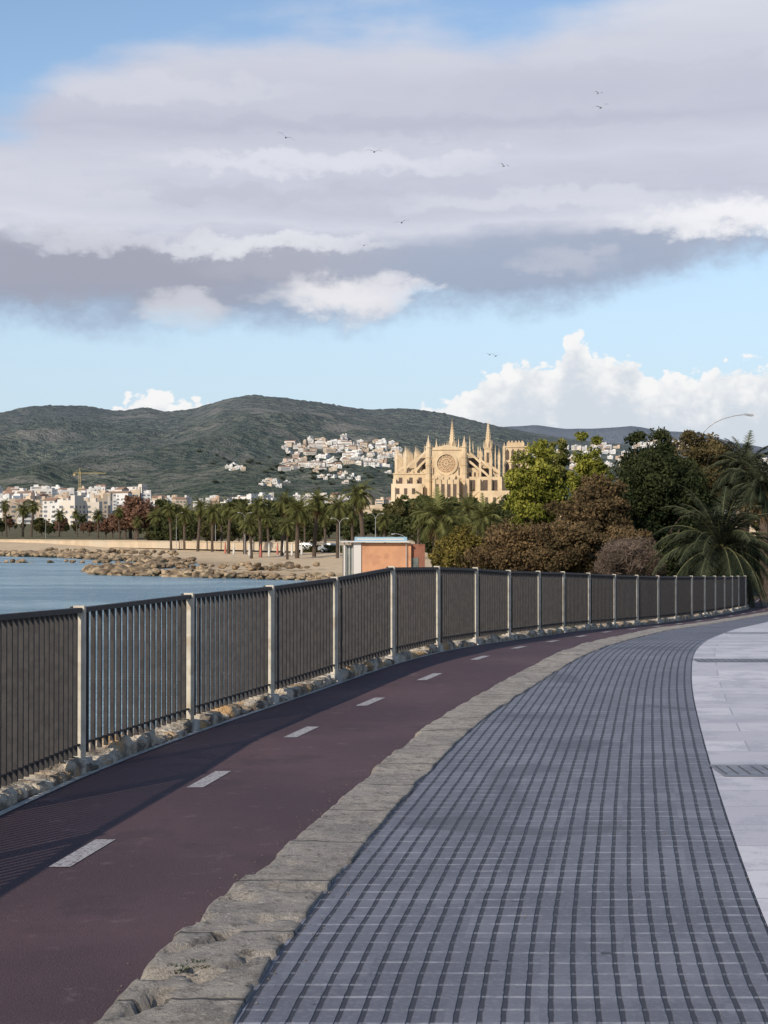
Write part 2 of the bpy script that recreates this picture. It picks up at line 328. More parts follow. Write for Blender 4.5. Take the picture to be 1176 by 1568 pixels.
def land(x,y):
    x=np.asarray(x,float);y=np.asarray(y,float)
    ins=inside(x,y);d=cdist(x,y)
    zt=np.where(y<150,zp(np.clip(y,-14,150))-.14,np.interp(y,[150,230,330,400,800,1200,1600,2000,2600,16000],[-1.9,-1.3,-.5,.2,3,9,20,34,46,46]))
    L=np.interp(y,[0,20,60,130,170,250,400],[.9,.9,3,8,45,60,70])
    k=np.clip(d/L,0,1); k=np.where(y<60,k,k*(2-k)*.6+k*.4)
    return np.where(ins,SEA-.1+(zt-SEA+.1)*k,SEA-.1-np.minimum(d*.25,5))
s=np.sinh(np.linspace(-3.2,3.2,340))/math.sinh(3.2)*2.2
yr=np.concatenate([np.arange(-30,60,1.2),60*np.exp(np.linspace(0,math.log(15000/60),190))])
SX,YY=np.meshgrid(s,yr); XX=SX*(14+np.abs(YY)*1.0)
XX=XX+.04*np.abs(YY)*(1-np.abs(SX)/2.2)
ZZ=land(XX,YY); nr,nc=XX.shape
me=bpy.data.meshes.new('ground'); idx=np.arange(nr*nc).reshape(nr,nc)
fc=np.stack([idx[:-1,:-1],idx[:-1,1:],idx[1:,1:],idx[1:,:-1]],-1).reshape(-1,4)
me.from_pydata(np.stack([XX,YY,ZZ],-1).reshape(-1,3).tolist(),[],fc.tolist()); me.polygons.foreach_set('use_smooth',[True]*len(fc))
m,nt,b=newmat('ground_mix'); g=nt.nodes.new('ShaderNodeNewGeometry').outputs['Position']; sp=nt.nodes.new('ShaderNodeSeparateXYZ'); nt.links.new(g,sp.inputs[0])
sand=mixc(nt,NO(nt,g,.08,6),(.60,.47,.31),(.50,.38,.25))
sand=mixc(nt,MA(nt,'MULTIPLY',SS(nt,NO(nt,g,.35,7,.7),.50,.64),.55),sand,(.34,.26,.17))
wet=SS(nt,sp.outputs[2],-2.75,-2.2); sand=mixc(nt,wet,(.26,.20,.13),sand)
veg=mixc(nt,SS(nt,NO(nt,g,.3,6),.4,.6),(.07,.075,.035),(.16,.13,.08))
isb=MA(nt,'MULTIPLY',SS(nt,sp.outputs[1],128,145),MA(nt,'SUBTRACT',1.0,SS(nt,sp.outputs[2],-.35,.1)))
nt.links.new(mixc(nt,isb,veg,sand),b.inputs['Base Color']); b.inputs['Roughness'].default_value=.95; b.inputs['Specular IOR Level'].default_value=.1
bumpit(nt,b,NO(nt,g,1.2,6),.4,.3); me.materials.append(m); link(bpy.data.objects.new('ground',me))
# sea
m,nt,b=newmat('sea_water'); g=nt.nodes.new('ShaderNodeNewGeometry').outputs['Position']
mp=nt.nodes.new('ShaderNodeMapping'); mp.inputs['Scale'].default_value=(.6,1.6,1); nt.links.new(g,mp.inputs[0])
c=mixc(nt,SS(nt,NO(nt,mp.outputs[0],.06,6,.65),.4,.6),(.12,.22,.29),(.24,.36,.42)); nt.links.new(c,b.inputs['Base Color'])
b.inputs['Roughness'].default_value=.2; b.inputs['IOR'].default_value=1.33
h=MA(nt,'ADD',NO(nt,mp.outputs[0],.9,6,.6),MA(nt,'MULTIPLY',NO(nt,mp.outputs[0],.2,3),2.0)); bumpit(nt,b,h,1.0,.6)
w=MB(); w.add([(-15000,-300,SEA),(400,-300,SEA),(400,12000,SEA),(-15000,12000,SEA)],[(0,1,2,3)]); w.build('sea',[m])
mfm=mat('foam',(.7,.72,.72),(.5,.55,.57),.5,.6)
sf=MB()
pts=[(-8,148.6),(-18,155.4),(-27,163.2),(-32.5,175)]
for k in range(len(pts)-1):
    a=np.array(pts[k]);c=np.array(pts[k+1])
    for q in range(6):
        t0=q/6;t1=(q+random.uniform(.5,.95))/6;p=a+(c-a)*t0;r=a+(c-a)*t1
        sf.add([(p[0],p[1]-.3,SEA+.03),(r[0],r[1]-.3,SEA+.03),(r[0],r[1]+.2,SEA+.03),(p[0],p[1]+.2,SEA+.03)],[(0,1,2,3)])
for k in range(26):
    y=random.uniform(60,135); x=random.uniform(-.25*y,-.06*y-3); w_=random.uniform(.6,2.5)
    sf.add([(x,y,SEA+.05),(x+w_,y+.05,SEA+.05),(x+w_*.8,y+.12,SEA+.05),(x+w_*.1,y+.1,SEA+.05)],[(0,1,2,3)])
sf.build('surf',[mfm])
# rocks
mrk=mat('breakwater_rock',(.30,.22,.14),(.10,.075,.05),.9,.95,.6,3,c3=(.44,.34,.22),s3=.4)
rk=MB()
def rockline(p0,p1,n,rad,w,zz_):
    for k in range(n):
        t=random.random(); x=p0[0]+(p1[0]-p0[0])*t+random.uniform(-w,w);y=p0[1]+(p1[1]-p0[1])*t+random.uniform(-w,w)
        addrock(rk,x,y,zz_+random.uniform(-.3,.3),random.uniform(.45,1.1)*rad*.72,1)
rockline((-14,154),(-27,165),150,.8,1.6,SEA+.25); rockline((-27,165),(-31,178),130,.95,1.8,SEA+.25); rockline((-31,178),(-26,200),110,.9,2,SEA+.3)
rockline((-3.5,143),(-14,154),90,.6,1.1,SEA+.2)
rockline((-27,222),(-38,246),120,.9,2.5,SEA+.3); rockline((-38,246),(-52,275),150,1.0,2.5,SEA+.3); rockline((-52,275),(-74,306),240,1.1,3.5,SEA+.45)
rockline((-74,306),(-112,330),240,1.1,3.5,SEA+.45); rockline((-62,232),(-30,226),40,.7,.8,SEA+.0); rockline((-95,318),(-200,352),200,1.1,3.5,SEA+.45)
rockline((-24,178),(-8,168),60,.6,2,SEA+.75); rockline((-34,252),(-60,300),90,.7,3,SEA+1.1)
rk.build('rock_breakwater',[mrk])
rk=MB()
for k in range(len(coast)-1):
    if coast[k+1][1]>110: break
    rockline(coast[k],coast[k+1],int(16*max(1,abs(coast[k+1][1]-coast[k][1])/10)),.7,.5,SEA+.4)
rk.build('shore_riprap',[mrk])
mw=mat('sandstone_wall',(.56,.45,.32),(.46,.37,.26),.3,.9,c3=(.5,.43,.33),s3=.05)
wl=MB(); wp=[(-260,420),(-170,405),(-105,392),(-75,360),(-50,322),(-30,290),(-14,262)]
for k in range(len(wp)-1):
    a,c=wp[k],wp[k+1]; wl.beam((a[0],a[1],-.7),(c[0],c[1],-.7),.5,1.3)
    wl.beam((a[0],a[1],.02),(c[0],c[1],.02),.7,.14)
wl.build('sea_wall',[mw])
# ------------------------------------------------------------------ hills
sky_pts=[(-1500,650),(-900,640),(-400,628),(-150,640),(0,632),(40,622),(75,620),(140,621),(165,628),(190,629),(225,622),(250,632),(300,625),(340,612),(385,603),(430,608),(500,617),(560,627),(620,624),(680,632),(750,650),(820,664),(900,676),(960,680),(1020,676),(1080,684),(1176,710),(1400,730),(2100,740),(3200,780)]
SB=np.array([((x-CX)/F,(HZ-y)/F) for x,y in sky_pts])
bg=np.linspace(-1,1.2,2201); Sg=np.interp(bg,SB[:,0],SB[:,1]); kk=np.exp(-.5*(np.arange(-150,151)/45)**2); kk/=kk.sum(); Ssm=np.convolve(np.pad(Sg,150,'edge'),kk,'valid')
k2=np.exp(-.5*(np.arange(-20,21)/3.5)**2);k2/=k2.sum(); Ssh=np.convolve(np.pad(Sg,20,'edge'),k2,'valid')
def hratio(b,D):
    S1=float(np.interp(b,bg,Ssh)); S0=float(np.interp(b,bg,Ssm))*.97
    Dr=5400+700*mn.noise(Vector((b*9,3,1)))
    t=(D-2000)/(Dr-2000)
    if t<1:
        t=max(t,0); S=S0+(S1-S0)*t**4; g=1-(1-t)**1.55
        amp=math.sin(math.pi*min(1,t**.75))*.0145
        x=b*D
        q=Vector((x/620,D/1150,.3)); q2=Vector((x/210,D/330,4.3))
        rm=mn.ridged_multi_fractal(q,.9,2.1,5,1.0,2.0)-1.15
        r=S*g*.97+S*.03*t+amp*rm+.0022*math.sin(math.pi*t)*mn.noise(q2)*2
        r=min(r,S*(.86+.14*t)+.0002)
        if t>.93: r+=.0008*mn.noise(Vector((b*500,D/60,1)))
        return r
    return S1*(1-(t-1)*1.2)
bs=np.linspace(-.6,.6,760); Ds=np.concatenate([np.linspace(2000,6300,130),[7000,8000]])
hv=[]
for D in Ds:
    for b_ in bs: hv.append((b_*D,D,EYE+hratio(b_,D)*D))
nb_=len(bs); hf=[(i*nb_+j,i*nb_+j+1,(i+1)*nb_+j+1,(i+1)*nb_+j) for i in range(len(Ds)-1) for j in range(nb_-1)]
me=bpy.data.meshes.new('hills'); me.from_pydata(hv,[],hf); me.polygons.foreach_set('use_smooth',[True]*len(hf))
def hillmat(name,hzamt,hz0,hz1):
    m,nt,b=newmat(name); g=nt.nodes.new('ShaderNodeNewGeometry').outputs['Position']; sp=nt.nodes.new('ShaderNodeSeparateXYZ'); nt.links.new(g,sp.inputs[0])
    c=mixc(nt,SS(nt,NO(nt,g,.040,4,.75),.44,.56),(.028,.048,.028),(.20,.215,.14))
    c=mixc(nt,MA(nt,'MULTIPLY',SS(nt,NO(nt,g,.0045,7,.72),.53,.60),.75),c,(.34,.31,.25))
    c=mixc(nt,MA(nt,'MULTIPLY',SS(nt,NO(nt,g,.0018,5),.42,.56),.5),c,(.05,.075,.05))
    hz=SS(nt,sp.outputs[1],hz0,hz1); c=mixc(nt,MA(nt,'ADD',MA(nt,'MULTIPLY',hz,hzamt),.12),c,(.23,.27,.33))  # aerial haze painted into the base colour, stronger with distance
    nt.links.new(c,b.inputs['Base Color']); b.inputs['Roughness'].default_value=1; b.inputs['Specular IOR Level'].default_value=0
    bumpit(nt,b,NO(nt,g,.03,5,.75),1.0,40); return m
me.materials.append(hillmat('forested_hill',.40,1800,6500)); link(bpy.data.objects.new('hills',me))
far=[(-1500,690),(600,690),(700,665),(760,655),(820,650),(870,657),(930,655),(965,652),(1010,660),(1070,662),(1120,676),(1176,686),(1300,700),(1500,690),(2200,720)]
FBp=np.array([((x-CX)/F,(HZ-y)/F) for x,y in far]); v=[];bs2=np.linspace(-.3,.7,300);D2=[8600,9200,9800,10400,11000,12500]
for i,D in enumerate(D2):
    k=[.2,.6,.84,.96,1.0,.5][i]
    for b_ in bs2: 
        S=float(np.interp(b_,FBp[:,0],FBp[:,1])); v.append((b_*D,D,EYE+D*(S*k+.0018*mn.noise(Vector((b_*60,i*1.3,0)))*(1 if i<4 else .4))))
n=len(bs2); hf=[(i*n+j,i*n+j+1,(i+1)*n+j+1,(i+1)*n+j) for i in range(5) for j in range(n-1)]
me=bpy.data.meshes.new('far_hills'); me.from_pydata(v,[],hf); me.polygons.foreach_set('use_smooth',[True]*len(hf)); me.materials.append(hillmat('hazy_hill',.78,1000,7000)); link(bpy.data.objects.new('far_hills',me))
# ------------------------------------------------------------------ towns
mwh=mat('white_render',(.72,.71,.69),(.52,.50,.47),.012,.9,c3=(.60,.54,.46),s3=.02); mcr=mat('cream_render',(.56,.46,.35),(.44,.36,.28),.02,.9,c3=(.50,.34,.25),s3=.015)
mro=mat('roof_tile',(.32,.20,.14),(.25,.16,.11),.1,.9); mwi=mat('window_dark',(.12,.13,.15),(.17,.18,.20),.1,.3)
def building(mb,x,y,z,w,d,h,mi,fl=3.1,roof=False,ang=0):
    ca,sa=math.cos(ang),math.sin(ang)
    def T(P): return [(x+p[0]*ca-p[1]*sa,y+p[0]*sa+p[1]*ca,p[2]) for p in P]
    def bx(x0,x1,y0,y1,z0,z1,m_): mb.add(T([(x0,y0,z0),(x1,y0,z0),(x1,y1,z0),(x0,y1,z0),(x0,y0,z1),(x1,y0,z1),(x1,y1,z1),(x0,y1,z1)]),[(0,3,2,1),(4,5,6,7),(0,1,5,4),(1,2,6,5),(2,3,7,6),(3,0,4,7)],m_)
    bx(-w/2,w/2,-d/2,d/2,z-6,z+h,mi)
    if roof:
        mb.add(T([(-w/2-.4,-d/2-.4,z+h),(w/2+.4,-d/2-.4,z+h),(w/2+.4,d/2+.4,z+h),(-w/2-.4,d/2+.4,z+h),(-w/2,0,z+h+d*.18),(w/2,0,z+h+d*.18)]),[(0,1,5,4),(3,4,5,2),(0,4,3),(1,2,5)],2)
    else:
        q=random.uniform(-.3,.1)
        bx(w*q,w*(q+.3),-d*.2,d*.2,z+h,z+h+2.4,mi)
        if random.random()<.5: bx(w*.25,w*.5,-d/2,d*.3,z+h,z+h+3,mi)
    nf=max(1,int(h/fl)); nw=max(2,int(w/3.6)); sp_=w/nw
    style=random.random()
    for i in range(nf):
        zz_=z+i*fl+1.0
        if style<.3:
            mb.add(T([(-w*.42,-d/2-.06,zz_),(w*.42,-d/2-.06,zz_),(w*.42,-d/2-.06,zz_+1.5),(-w*.42,-d/2-.06,zz_+1.5)]),[(0,1,2,3)],3)
        else:
            for j in range(nw):
                if random.random()<.12: continue
                xx=-w/2+sp_*(j+.5); ww=sp_*random.choice([.18,.25,.34])
                mb.add(T([(xx-ww,-d/2-.06,zz_),(xx+ww,-d/2-.06,zz_),(xx+ww,-d/2-.06,zz_+1.6),(xx-ww,-d/2-.06,zz_+1.6)]),[(0,1,2,3)],3)
        for j in range(max(1,int(d/4))):
            yy=-d/2+4*(j+.5)
            for sx in(-1,1):
                X=sx*(w/2+.06); mb.add(T([(X,yy-.8,zz_),(X,yy+.8,zz_),(X,yy+.8,zz_+1.6),(X,yy-.8,zz_+1.6)]),[(0,1,2,3)],3)
MT=[mwh,mcr,mro,mwi]
tw=MB()
def town(n,xr,Dr,hr,wr,mb,p=.62):
    for k in range(n):
        D=random.uniform(*Dr); x=(random.uniform(*xr)-CX)/F*D
        w=random.uniform(*wr);h=random.uniform(*hr)
        building(mb,x,D,float(land(x,D)),w,random.uniform(10,16),h,0 if random.random()<p else 1,roof=random.random()<.2,ang=random.uniform(-.6,.6))
town(95,(-80,165),(1000,1500),(8,19),(7,15),tw)
town(125,(-80,225),(1500,2100),(9,25),(8,17),tw)
town(40,(-500,-80),(1000,2000),(9,19),(12,30),tw)
town(45,(225,660),(1600,2150),(8,15),(7,15),tw)
town(12,(800,900),(1000,1500),(8,14),(14,26),tw,.5)
town(25,(900,1700),(700,1600),(8,18),(14,22),tw,.5)
tw.build('town',MT)
ht=MB()
def hillpos(px_,py):
    b_=(px_-CX)/F; tr=(HZ-py)/F; D=2100
    while D<5000 and hratio(b_,D)<tr: D+=25
    return b_*D,D,EYE+hratio(b_,D)*D
def hillhouse(px_,py,w,h,mb,roof=False):
    x,D,z=hillpos(px_,py); sc=D/3200; building(mb,x,D,z-1,w*sc,random.uniform(8,13)*sc,h*sc,0 if random.random()<.7 else 1,roof=roof,ang=random.uniform(-.6,.6))
k=0
while k<210:
    x=random.uniform(434,612); lo=724-(x-437)*.02; hi=686-9*math.sin((x-437)/168*3.1)-4
    y=random.uniform(hi,lo) if x<520 else random.uniform(hi,712+6*math.sin(x))
    if mn.noise(Vector((x/13,y/6,2)))<-.12: continue
    hillhouse(x,y,random.choice([6,7,8,10,12,16,22]),random.uniform(3,8),ht,random.random()<.3); k+=1
for k in range(14): hillhouse(random.gauss(418,10),random.gauss(741,2.5),random.uniform(7,13),random.uniform(3,6),ht)
for k in range(10): hillhouse(random.gauss(355,9),random.gauss(717,2.5),random.uniform(7,15),random.uniform(3,6),ht)
for k in range(70): hillhouse(random.uniform(820,965),random.uniform(686,725),random.uniform(8,18),random.uniform(4,9),ht)
for k in range(30): hillhouse(random.uniform(975,1080),random.uniform(680,692),random.uniform(12,22),random.uniform(6,12),ht)
for k in range(16): hillhouse(random.uniform(470,600),random.gauss(733,5),random.uniform(7,12),random.uniform(3,5),ht)
ht.build('hillside_town',MT)
# ------------------------------------------------------------------ cathedral
mst=mat('sandstone',(.62,.49,.32),(.49,.37,.235),.14,.9,c3=(.68,.56,.40),s3=.035); mdk=mat('lancet_glass_and_gap_shade',(.11,.08,.06),(.09,.065,.05),.5,.5); mrs=mat('rose_stone',(.46,.30,.18),(.38,.245,.15),.4,.9)
K=.36; DC=900.0
cat=empty('gothic_cathedral',((683-CX)/F*DC,DC,0),math.radians(-4))
U=lambda x:(x-683)*K
Z=lambda y:EYE+(HZ-y)*K
nv=MB();fb=MB();spm=MB();bt=MB();rw=MB();ch=MB()
DEP=92
nv.box(U(661),U(707),0,DEP,Z(800),Z(686))
nv.add([(U(661),0,Z(686)),(U(707),0,Z(686)),(U(707),DEP,Z(686)),(U(661),DEP,Z(686)),(U(684),.0,Z(681)),(U(684),DEP,Z(681))],[(0,1,4),(1,2,5,4),(3,0,4,5),(2,3,5)],0)
for k in range(13):
    x=U(663)+(U(705)-U(663))*k/12; h_=1.8*(1-abs(k-6)/6); nv.frus(x,.5,.28,.04,Z(686)+h_-.4,Z(684)+h_+.9,4)
nv.box(U(661),U(707),-.5,0,Z(689),Z(688)); nv.box(U(661),U(707),-.6,0,Z(733),Z(731))
for i,(x0,x1,yt,d) in enumerate([(664,704,735,9),(670,698,728,6)]):
    nv.box(U(x0),U(x1),-d,-.01*i-.001,Z(800),Z(yt))
for x in (666,675,684,693,702):
    nv.frus(U(x),-9.2,.9,.7,Z(800),Z(731),4); nv.frus(U(x),-9.2,.8,.05,Z(731),Z(725),4)
for x in(670.5,679.5,688.5,697.5):
    nv.box(U(x)-.8,U(x)+.8,-9.06,-8.9,Z(762),Z(742),1)
for x in (664,703): nv.box(U(x)-.35,U(x)+.35,-.08,.1,Z(728),Z(716),1)
ry,R=Z(710),16*K
N=40
def ring(mb,r0,r1,d0,mi):
    vs=[(U(683.5)+r*math.cos(2*math.pi*j/N),d,ry+r*math.sin(2*math.pi*j/N)) for r,d in((r0,d0),(r1,d0),(r1,0),(r0,0)) for j in range(N)]
    mb.add(vs,[(a*N+j,a*N+(j+1)%N,((a+1)%4)*N+(j+1)%N,((a+1)%4)*N+j) for a in range(4) for j in range(N)],mi)
ring(rw,R*.88,R*1.1,-.9,1); ring(rw,R*.45,R*.52,-.4,1); ring(rw,R*.12,R*.2,-.4,1); ring(rw,R*.70,R*.75,-.4,1)
rw.add([(U(683.5)+R*.95*math.cos(2*math.pi*j/N),-.08,ry+R*.95*math.sin(2*math.pi*j/N)) for j in range(N)],[tuple(range(N))[::-1]],0)
for k in range(12):
    a=math.pi*2*k/12; c0,s0=math.cos(a),math.sin(a)
    rw.beam((U(683.5)+R*.15*c0,-.25,ry+R*.15*s0),(U(683.5)+R*.9*c0,-.25,ry+R*.9*s0),.35,.25,1)
def turret(mb,px_,r,ybot,ytop,ypin,d,n=8,mi=0):
    mb.frus(U(px_),d,r*K,r*K*.9,Z(ybot),Z(ytop),n,mi)
    mb.frus(U(px_),d,r*K*1.08,r*K*1.08,Z(ytop)-.5,Z(ytop)+.2,n,mi)
    mb.frus(U(px_),d,r*K*.62,.05,Z(ytop)+.2,Z(ypin),n,mi)
    for a in range(4):
        t=math.pi/2*a+.78; mb.frus(U(px_)+r*K*.8*math.cos(t),d+r*K*.8*math.sin(t),.28,.03,Z(ytop)+.1,Z(ytop)+2.8,4,mi)
for px_ in (656,711): 
    turret(nv,px_,4.8,800,684,667,-.3)
    for yy in (700,712,724,736): nv.frus(U(px_),-.3,5.1*K,5.1*K,Z(yy)-.3,Z(yy)+.3,8)
for x0,x1,yt in((629,652,718),(715,738,716)): nv.box(U(x0),U(x1),4,DEP,Z(800),Z(yt))
for x in (634,641,648,720,727,734): nv.box(U(x)-.55,U(x)+.55,3.9,4.1,Z(744),Z(723),1)
for bay in range(8):
    d=2+bay*11.5
    for sgn,inner,mid,outer in((-1,653,636,620),(1,714,735,751)):
        turret(fb,mid,2.4,800,696 if bay else 699,683,d,4)
        turret(fb,outer,3.2,800,698,682,d,4)
        for (a,ya,c_,yc) in((inner,690,mid,704),(inner,703,mid,717),(mid,704,outer,714),(mid,718,outer,729)):
            pts=[(a+(c_-a)*t,(ya+(yc-ya)*t)+4*(t**2)) for t in np.linspace(0,1,5)]
            for q in range(4): fb.beam((U(pts[q][0]),d,Z(pts[q][1])),(U(pts[q+1][0]),d,Z(pts[q+1][1])),1.1,1.2)
        fb.box(U(min(mid,outer)),U(max(mid,outer)),d-.5,d+.5,Z(800),Z(738))
    turret(fb,606,3.0,800,702,684,d,4)
    turret(fb,764,2.7,800,700,685,d,4)
    for (a,ya,c_,yc) in((620,714,606,722),(751,714,764,722)):
        fb.beam((U(a),d,Z(ya)),(U(c_),d,Z(yc)),1.0,1.2)
for x0,x1 in ((638,651),(717,733)): fb.box(U(x0),U(x1),9.6,9.9,Z(717.5),Z(700),1)  # dark panels, not glass: painted shade in the gaps under the fliers
for x0,x1 in ((622,633),(738,748)): fb.box(U(x0),U(x1),9.6,9.9,Z(730),Z(716),1)  # same painted shade panels in the outer buttress gaps
ch.box(U(602),U(660),1,DEP,Z(800),Z(724)); ch.box(U(708),U(768),1.2,DEP,Z(800),Z(730))
ch.box(U(601),U(661),.6,1,Z(726),Z(724.6)); 
for x in (613,629,643): 
    ch.box(U(x)-1.0,U(x)+1.0,.9,1.1,Z(744),Z(731),1)
for x in (724,743,758): ch.box(U(x)-1.3,U(x)+1.3,1.1,1.3,Z(752),Z(735),1)
for x in (608,614,620,626,632,638,644,650): ch.frus(U(x),1.2,.45,.05,Z(724),Z(720),4)
for x in (604,621,636,652,716,733,750,766): ch.box(U(x)-.9,U(x)+.9,-1.6,.6,Z(800),Z(733)); 
ch.box(U(600),U(648),-6,-1.7,Z(800),Z(741)); ch.box(U(601),U(606),-7,-6,Z(800),Z(746)); ch.box(U(735),U(790),-8,-2,Z(800),Z(752))
for x in (610,622,634,): ch.box(U(x)-.9,U(x)+.9,-6.1,-5.9,Z(757),Z(748),1)
for x in (745,757,769,781): ch.box(U(x)-.8,U(x)+.8,-8.1,-7.9,Z(772),Z(762),1)
for px_,yt in((690,638),(747,640)):
    d=30 if px_==690 else 26
    spm.frus(U(px_),d,7*K,6.6*K,Z(760),Z(682),8); spm.frus(U(px_),d,7.6*K,7.6*K,Z(684),Z(682),8)
    for a in range(8):
        t=math.pi/4*a; spm.frus(U(px_)+6.6*K*math.cos(t),d+6.6*K*math.sin(t),.42,.04,Z(682),Z(670),4)
    spm.frus(U(px_),d,4.9*K,4.5*K,Z(682),Z(671),8); spm.frus(U(px_),d,4.4*K,.10,Z(671),Z(yt),8)
    for q in range(1,7):
        zq=Z(671)+(Z(yt)-Z(671))*q/8; rr=4.4*K*(1-q/8)+.1
        for a in range(8):
            t=math.pi/4*a+.39; spm.frus(U(px_)+rr*math.cos(t),d+rr*math.sin(t),.22,.04,zq,zq+.8,4)
    spm.tube([(U(px_),d,Z(yt)-.5),(U(px_),d,Z(yt-4))],[.1,.05],5)
    spm.box(U(px_)-.9,U(px_)+.9,d-7.2*K,d-6.2*K,Z(705),Z(690),1)
for px_,yb,yt,d in((666,684,668,20),(676,684,674,40),(701,684,668,18),(716,684,655,70),(722,690,668,50),(731,692,678,30),(758,696,672,60),(737,696,682,40),(646,700,676,30),(628,704,682,45),(612,704,686,35)):
    spm.frus(U(px_),d,1.7*K,1.5*K,Z(yb+40),Z(yb-3),4); spm.frus(U(px_),d,1.7*K,.05,Z(yb-3),Z(yt),4)
bt.box(U(771),U(808),10,30,Z(800),Z(683)); bt.box(U(770),U(809),9.6,30.4,Z(684),Z(682)); bt.box(U(770),U(809),9.6,30.4,Z(707),Z(705.6)); bt.box(U(770),U(809),9.6,30.4,Z(727),Z(725.6))
bt.box(U(776),U(803),12,28,Z(682),Z(676))
for x in (772,808): bt.frus(U(x),10.2,.5,.05,Z(682),Z(676),4)
for x in (779,784,790,795,800): bt.box(U(x)-.5,U(x)+.5,12.0,12.6,Z(676),Z(673.5))
for yb,yt in((703,690),(723,711)):
    for x in (777,785.5,794,802.5):
        w_=.95; bt.box(U(x)-w_,U(x)+w_,9.9,10.1,Z(yb),Z(yt),1)
        bt.add([(U(x)-w_,9.9,Z(yt)),(U(x)+w_,9.9,Z(yt)),(U(x),9.9,Z(yt)+1.5)],[(0,1,2)],1)
for x in(771.5,807.5): bt.box(U(x)-.7,U(x)+.7,9.2,10.5,Z(800),Z(684))
CM=[mst,mdk]
nv.build('nave',CM,cat);fb.build('flying_buttresses',CM,cat);spm.build('spires',CM,cat);bt.build('bell_tower',CM,cat);rw.build('rose_window',[mrs,mst],cat);ch.build('chapels',CM,cat)
pw=MB(); pw.box(U(560),U(900),-30,110,-2,Z(778)); pw.box(U(560),U(900),-30.5,-30,Z(780),Z(778)+1.2); pw.build('terrace_wall',[mw],cat)
# ------------------------------------------------------------------ trees
mbark=mat('bark',(.10,.075,.055),(.06,.045,.035),6,.95,.6,20)
def tree(name,h,rx,rz,cb,nclump,nleaf,ls,c1,c2,seed,trunk_r=.16,spread=1.0,lean=0,twig=False):
    rg=np.random.default_rng(seed); rn=random.Random(seed); mb=MB()
    th=cb+rz*.9
    tp=[(0,0,-.3),(lean*.2,.05,th*.33),(lean*.5+.1,-.05,th*.66),(lean,0,th)]
    mb.tube(tp,[trunk_r*1.2,trunk_r,trunk_r*.7,trunk_r*.35],8,0)
    cz=cb+rz; centers=[]
    for k in range(nclump):
        u=rg.normal(size=3);u/=np.linalg.norm(u); r=rg.uniform(.35,1.0)**.6
        irr=.74+.6*mn.noise(Vector((u[0]*1.9+seed,u[1]*1.9,u[2]*1.9)))
        c=np.array([lean+u[0]*rx*r*irr*spread,u[1]*rx*r*irr*spread,cz+u[2]*rz*r*irr]); centers.append(c)
        if k%2==0:
            t=rn.uniform(.3,.95); s0=np.array([lean*t*.8,0,th*t]); mid=(s0+c)/2+rg.normal(size=3)*.12*rx
            mb.tube([s0,mid,c],[trunk_r*.4,trunk_r*.22,trunk_r*.06],5,0,cap=False)
    cen=np.array(centers); per=nleaf//nclump
    cs=rg.uniform(.11,.28,size=nclump)*rx
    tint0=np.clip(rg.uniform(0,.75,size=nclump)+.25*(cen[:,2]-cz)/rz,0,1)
    ci=np.repeat(np.arange(nclump),per); N=len(ci)
    off=rg.normal(size=(N,3)); off/=np.linalg.norm(off,axis=1)[:,None]; off*=(rg.uniform(0,1.25,N)**.5)[:,None]
    off[:,2]*=.75
    c=cen[ci]+off*cs[ci][:,None]*1.15
    a=rg.normal(size=(N,3));a/=np.linalg.norm(a,axis=1)[:,None]
    b2=np.cross(a,rg.normal(size=(N,3)));b2/=np.linalg.norm(b2,axis=1)[:,None]
    L=ls*rg.uniform(.6,1.4,N)[:,None]
    if twig: mb.quads(c,a*L*1.8,b2*L*.14,1,np.clip(tint0[ci]+rg.normal(size=N)*.15,0,1))
    else: mb.quads(c,a*L,b2*L*.5,1,np.clip(tint0[ci]+rg.normal(size=N)*.15,0,1))
    return mb.mesh(name,[mbark,leafmat(name+'_leaf',c1,c2)])
def place(name,me,x,y,z=None,sc=1,rz=None,parent=None):
    o=bpy.data.objects.new(name,me); o.location=(x,y,float(land(x,y)) if z is None else z); o.rotation_euler=(0,0,random.uniform(0,6.28) if rz is None else rz)
    o.scale=(sc,sc,sc) if np.isscalar(sc) else sc; return link(o,parent)
def px(x,D): return (x-CX)/F*D
def zz(y,D): return EYE+(HZ-y)/F*D
def crown(name,objn,xc,ytop,wpx,ybot,D,nl,ls,c1,c2,seed,ncl=60,**k):
    x=px(xc,D); g0=float(land(x,D)); top=zz(ytop,D)-g0; bot=max(.15,zz(ybot,D)-g0); rz=(top-bot)/2; rx=wpx/2/F*D
    me=tree(name,top,rx,rz*1.02,bot,ncl,nl,ls,c1,c2,seed,**k); return place(objn,me,x,D,g0,1,0)
GY=((.10,.115,.022),(.36,.35,.07)); BR=((.06,.047,.026),(.21,.145,.075)); DG=((.018,.028,.014),(.085,.095,.040)); OL=((.07,.062,.02),(.32,.25,.07)); BG=((.045,.042,.02),(.17,.13,.06))
crown('t1','poplar_tree',822,676,112,846,84,26000,.10,*GY,1,120)
crown('t2','poplar_tree',904,662,78,800,94,17000,.10,*GY,2,80)
crown('t2b','poplar_tree',850,660,60,770,100,9000,.11,(.07,.08,.02),(.24,.23,.08),12,50)
crown('t3','tamarisk_tree',905,722,150,890,74,28000,.085,*BR,3,130)
crown('t4','pine_tree',1000,660,155,860,78,46000,.085,*DG,4,170)
crown('t5','tamarisk_tree',1085,648,135,810,86,28000,.09,*BG,5,120)
crown('t5b','pine_tree',1050,684,120,900,82,26000,.09,*DG,15,90)
crown('t6','tamarisk_bush',805,788,180,900,70,26000,.075,(.07,.052,.03),(.27,.18,.09),6,120)
crown('t6b','tamarisk_bush',722,796,105,900,78,18000,.08,*OL,16,90)
crown('t7','tamarisk_bush',685,815,56,900,88,10000,.08,*OL,7,60)
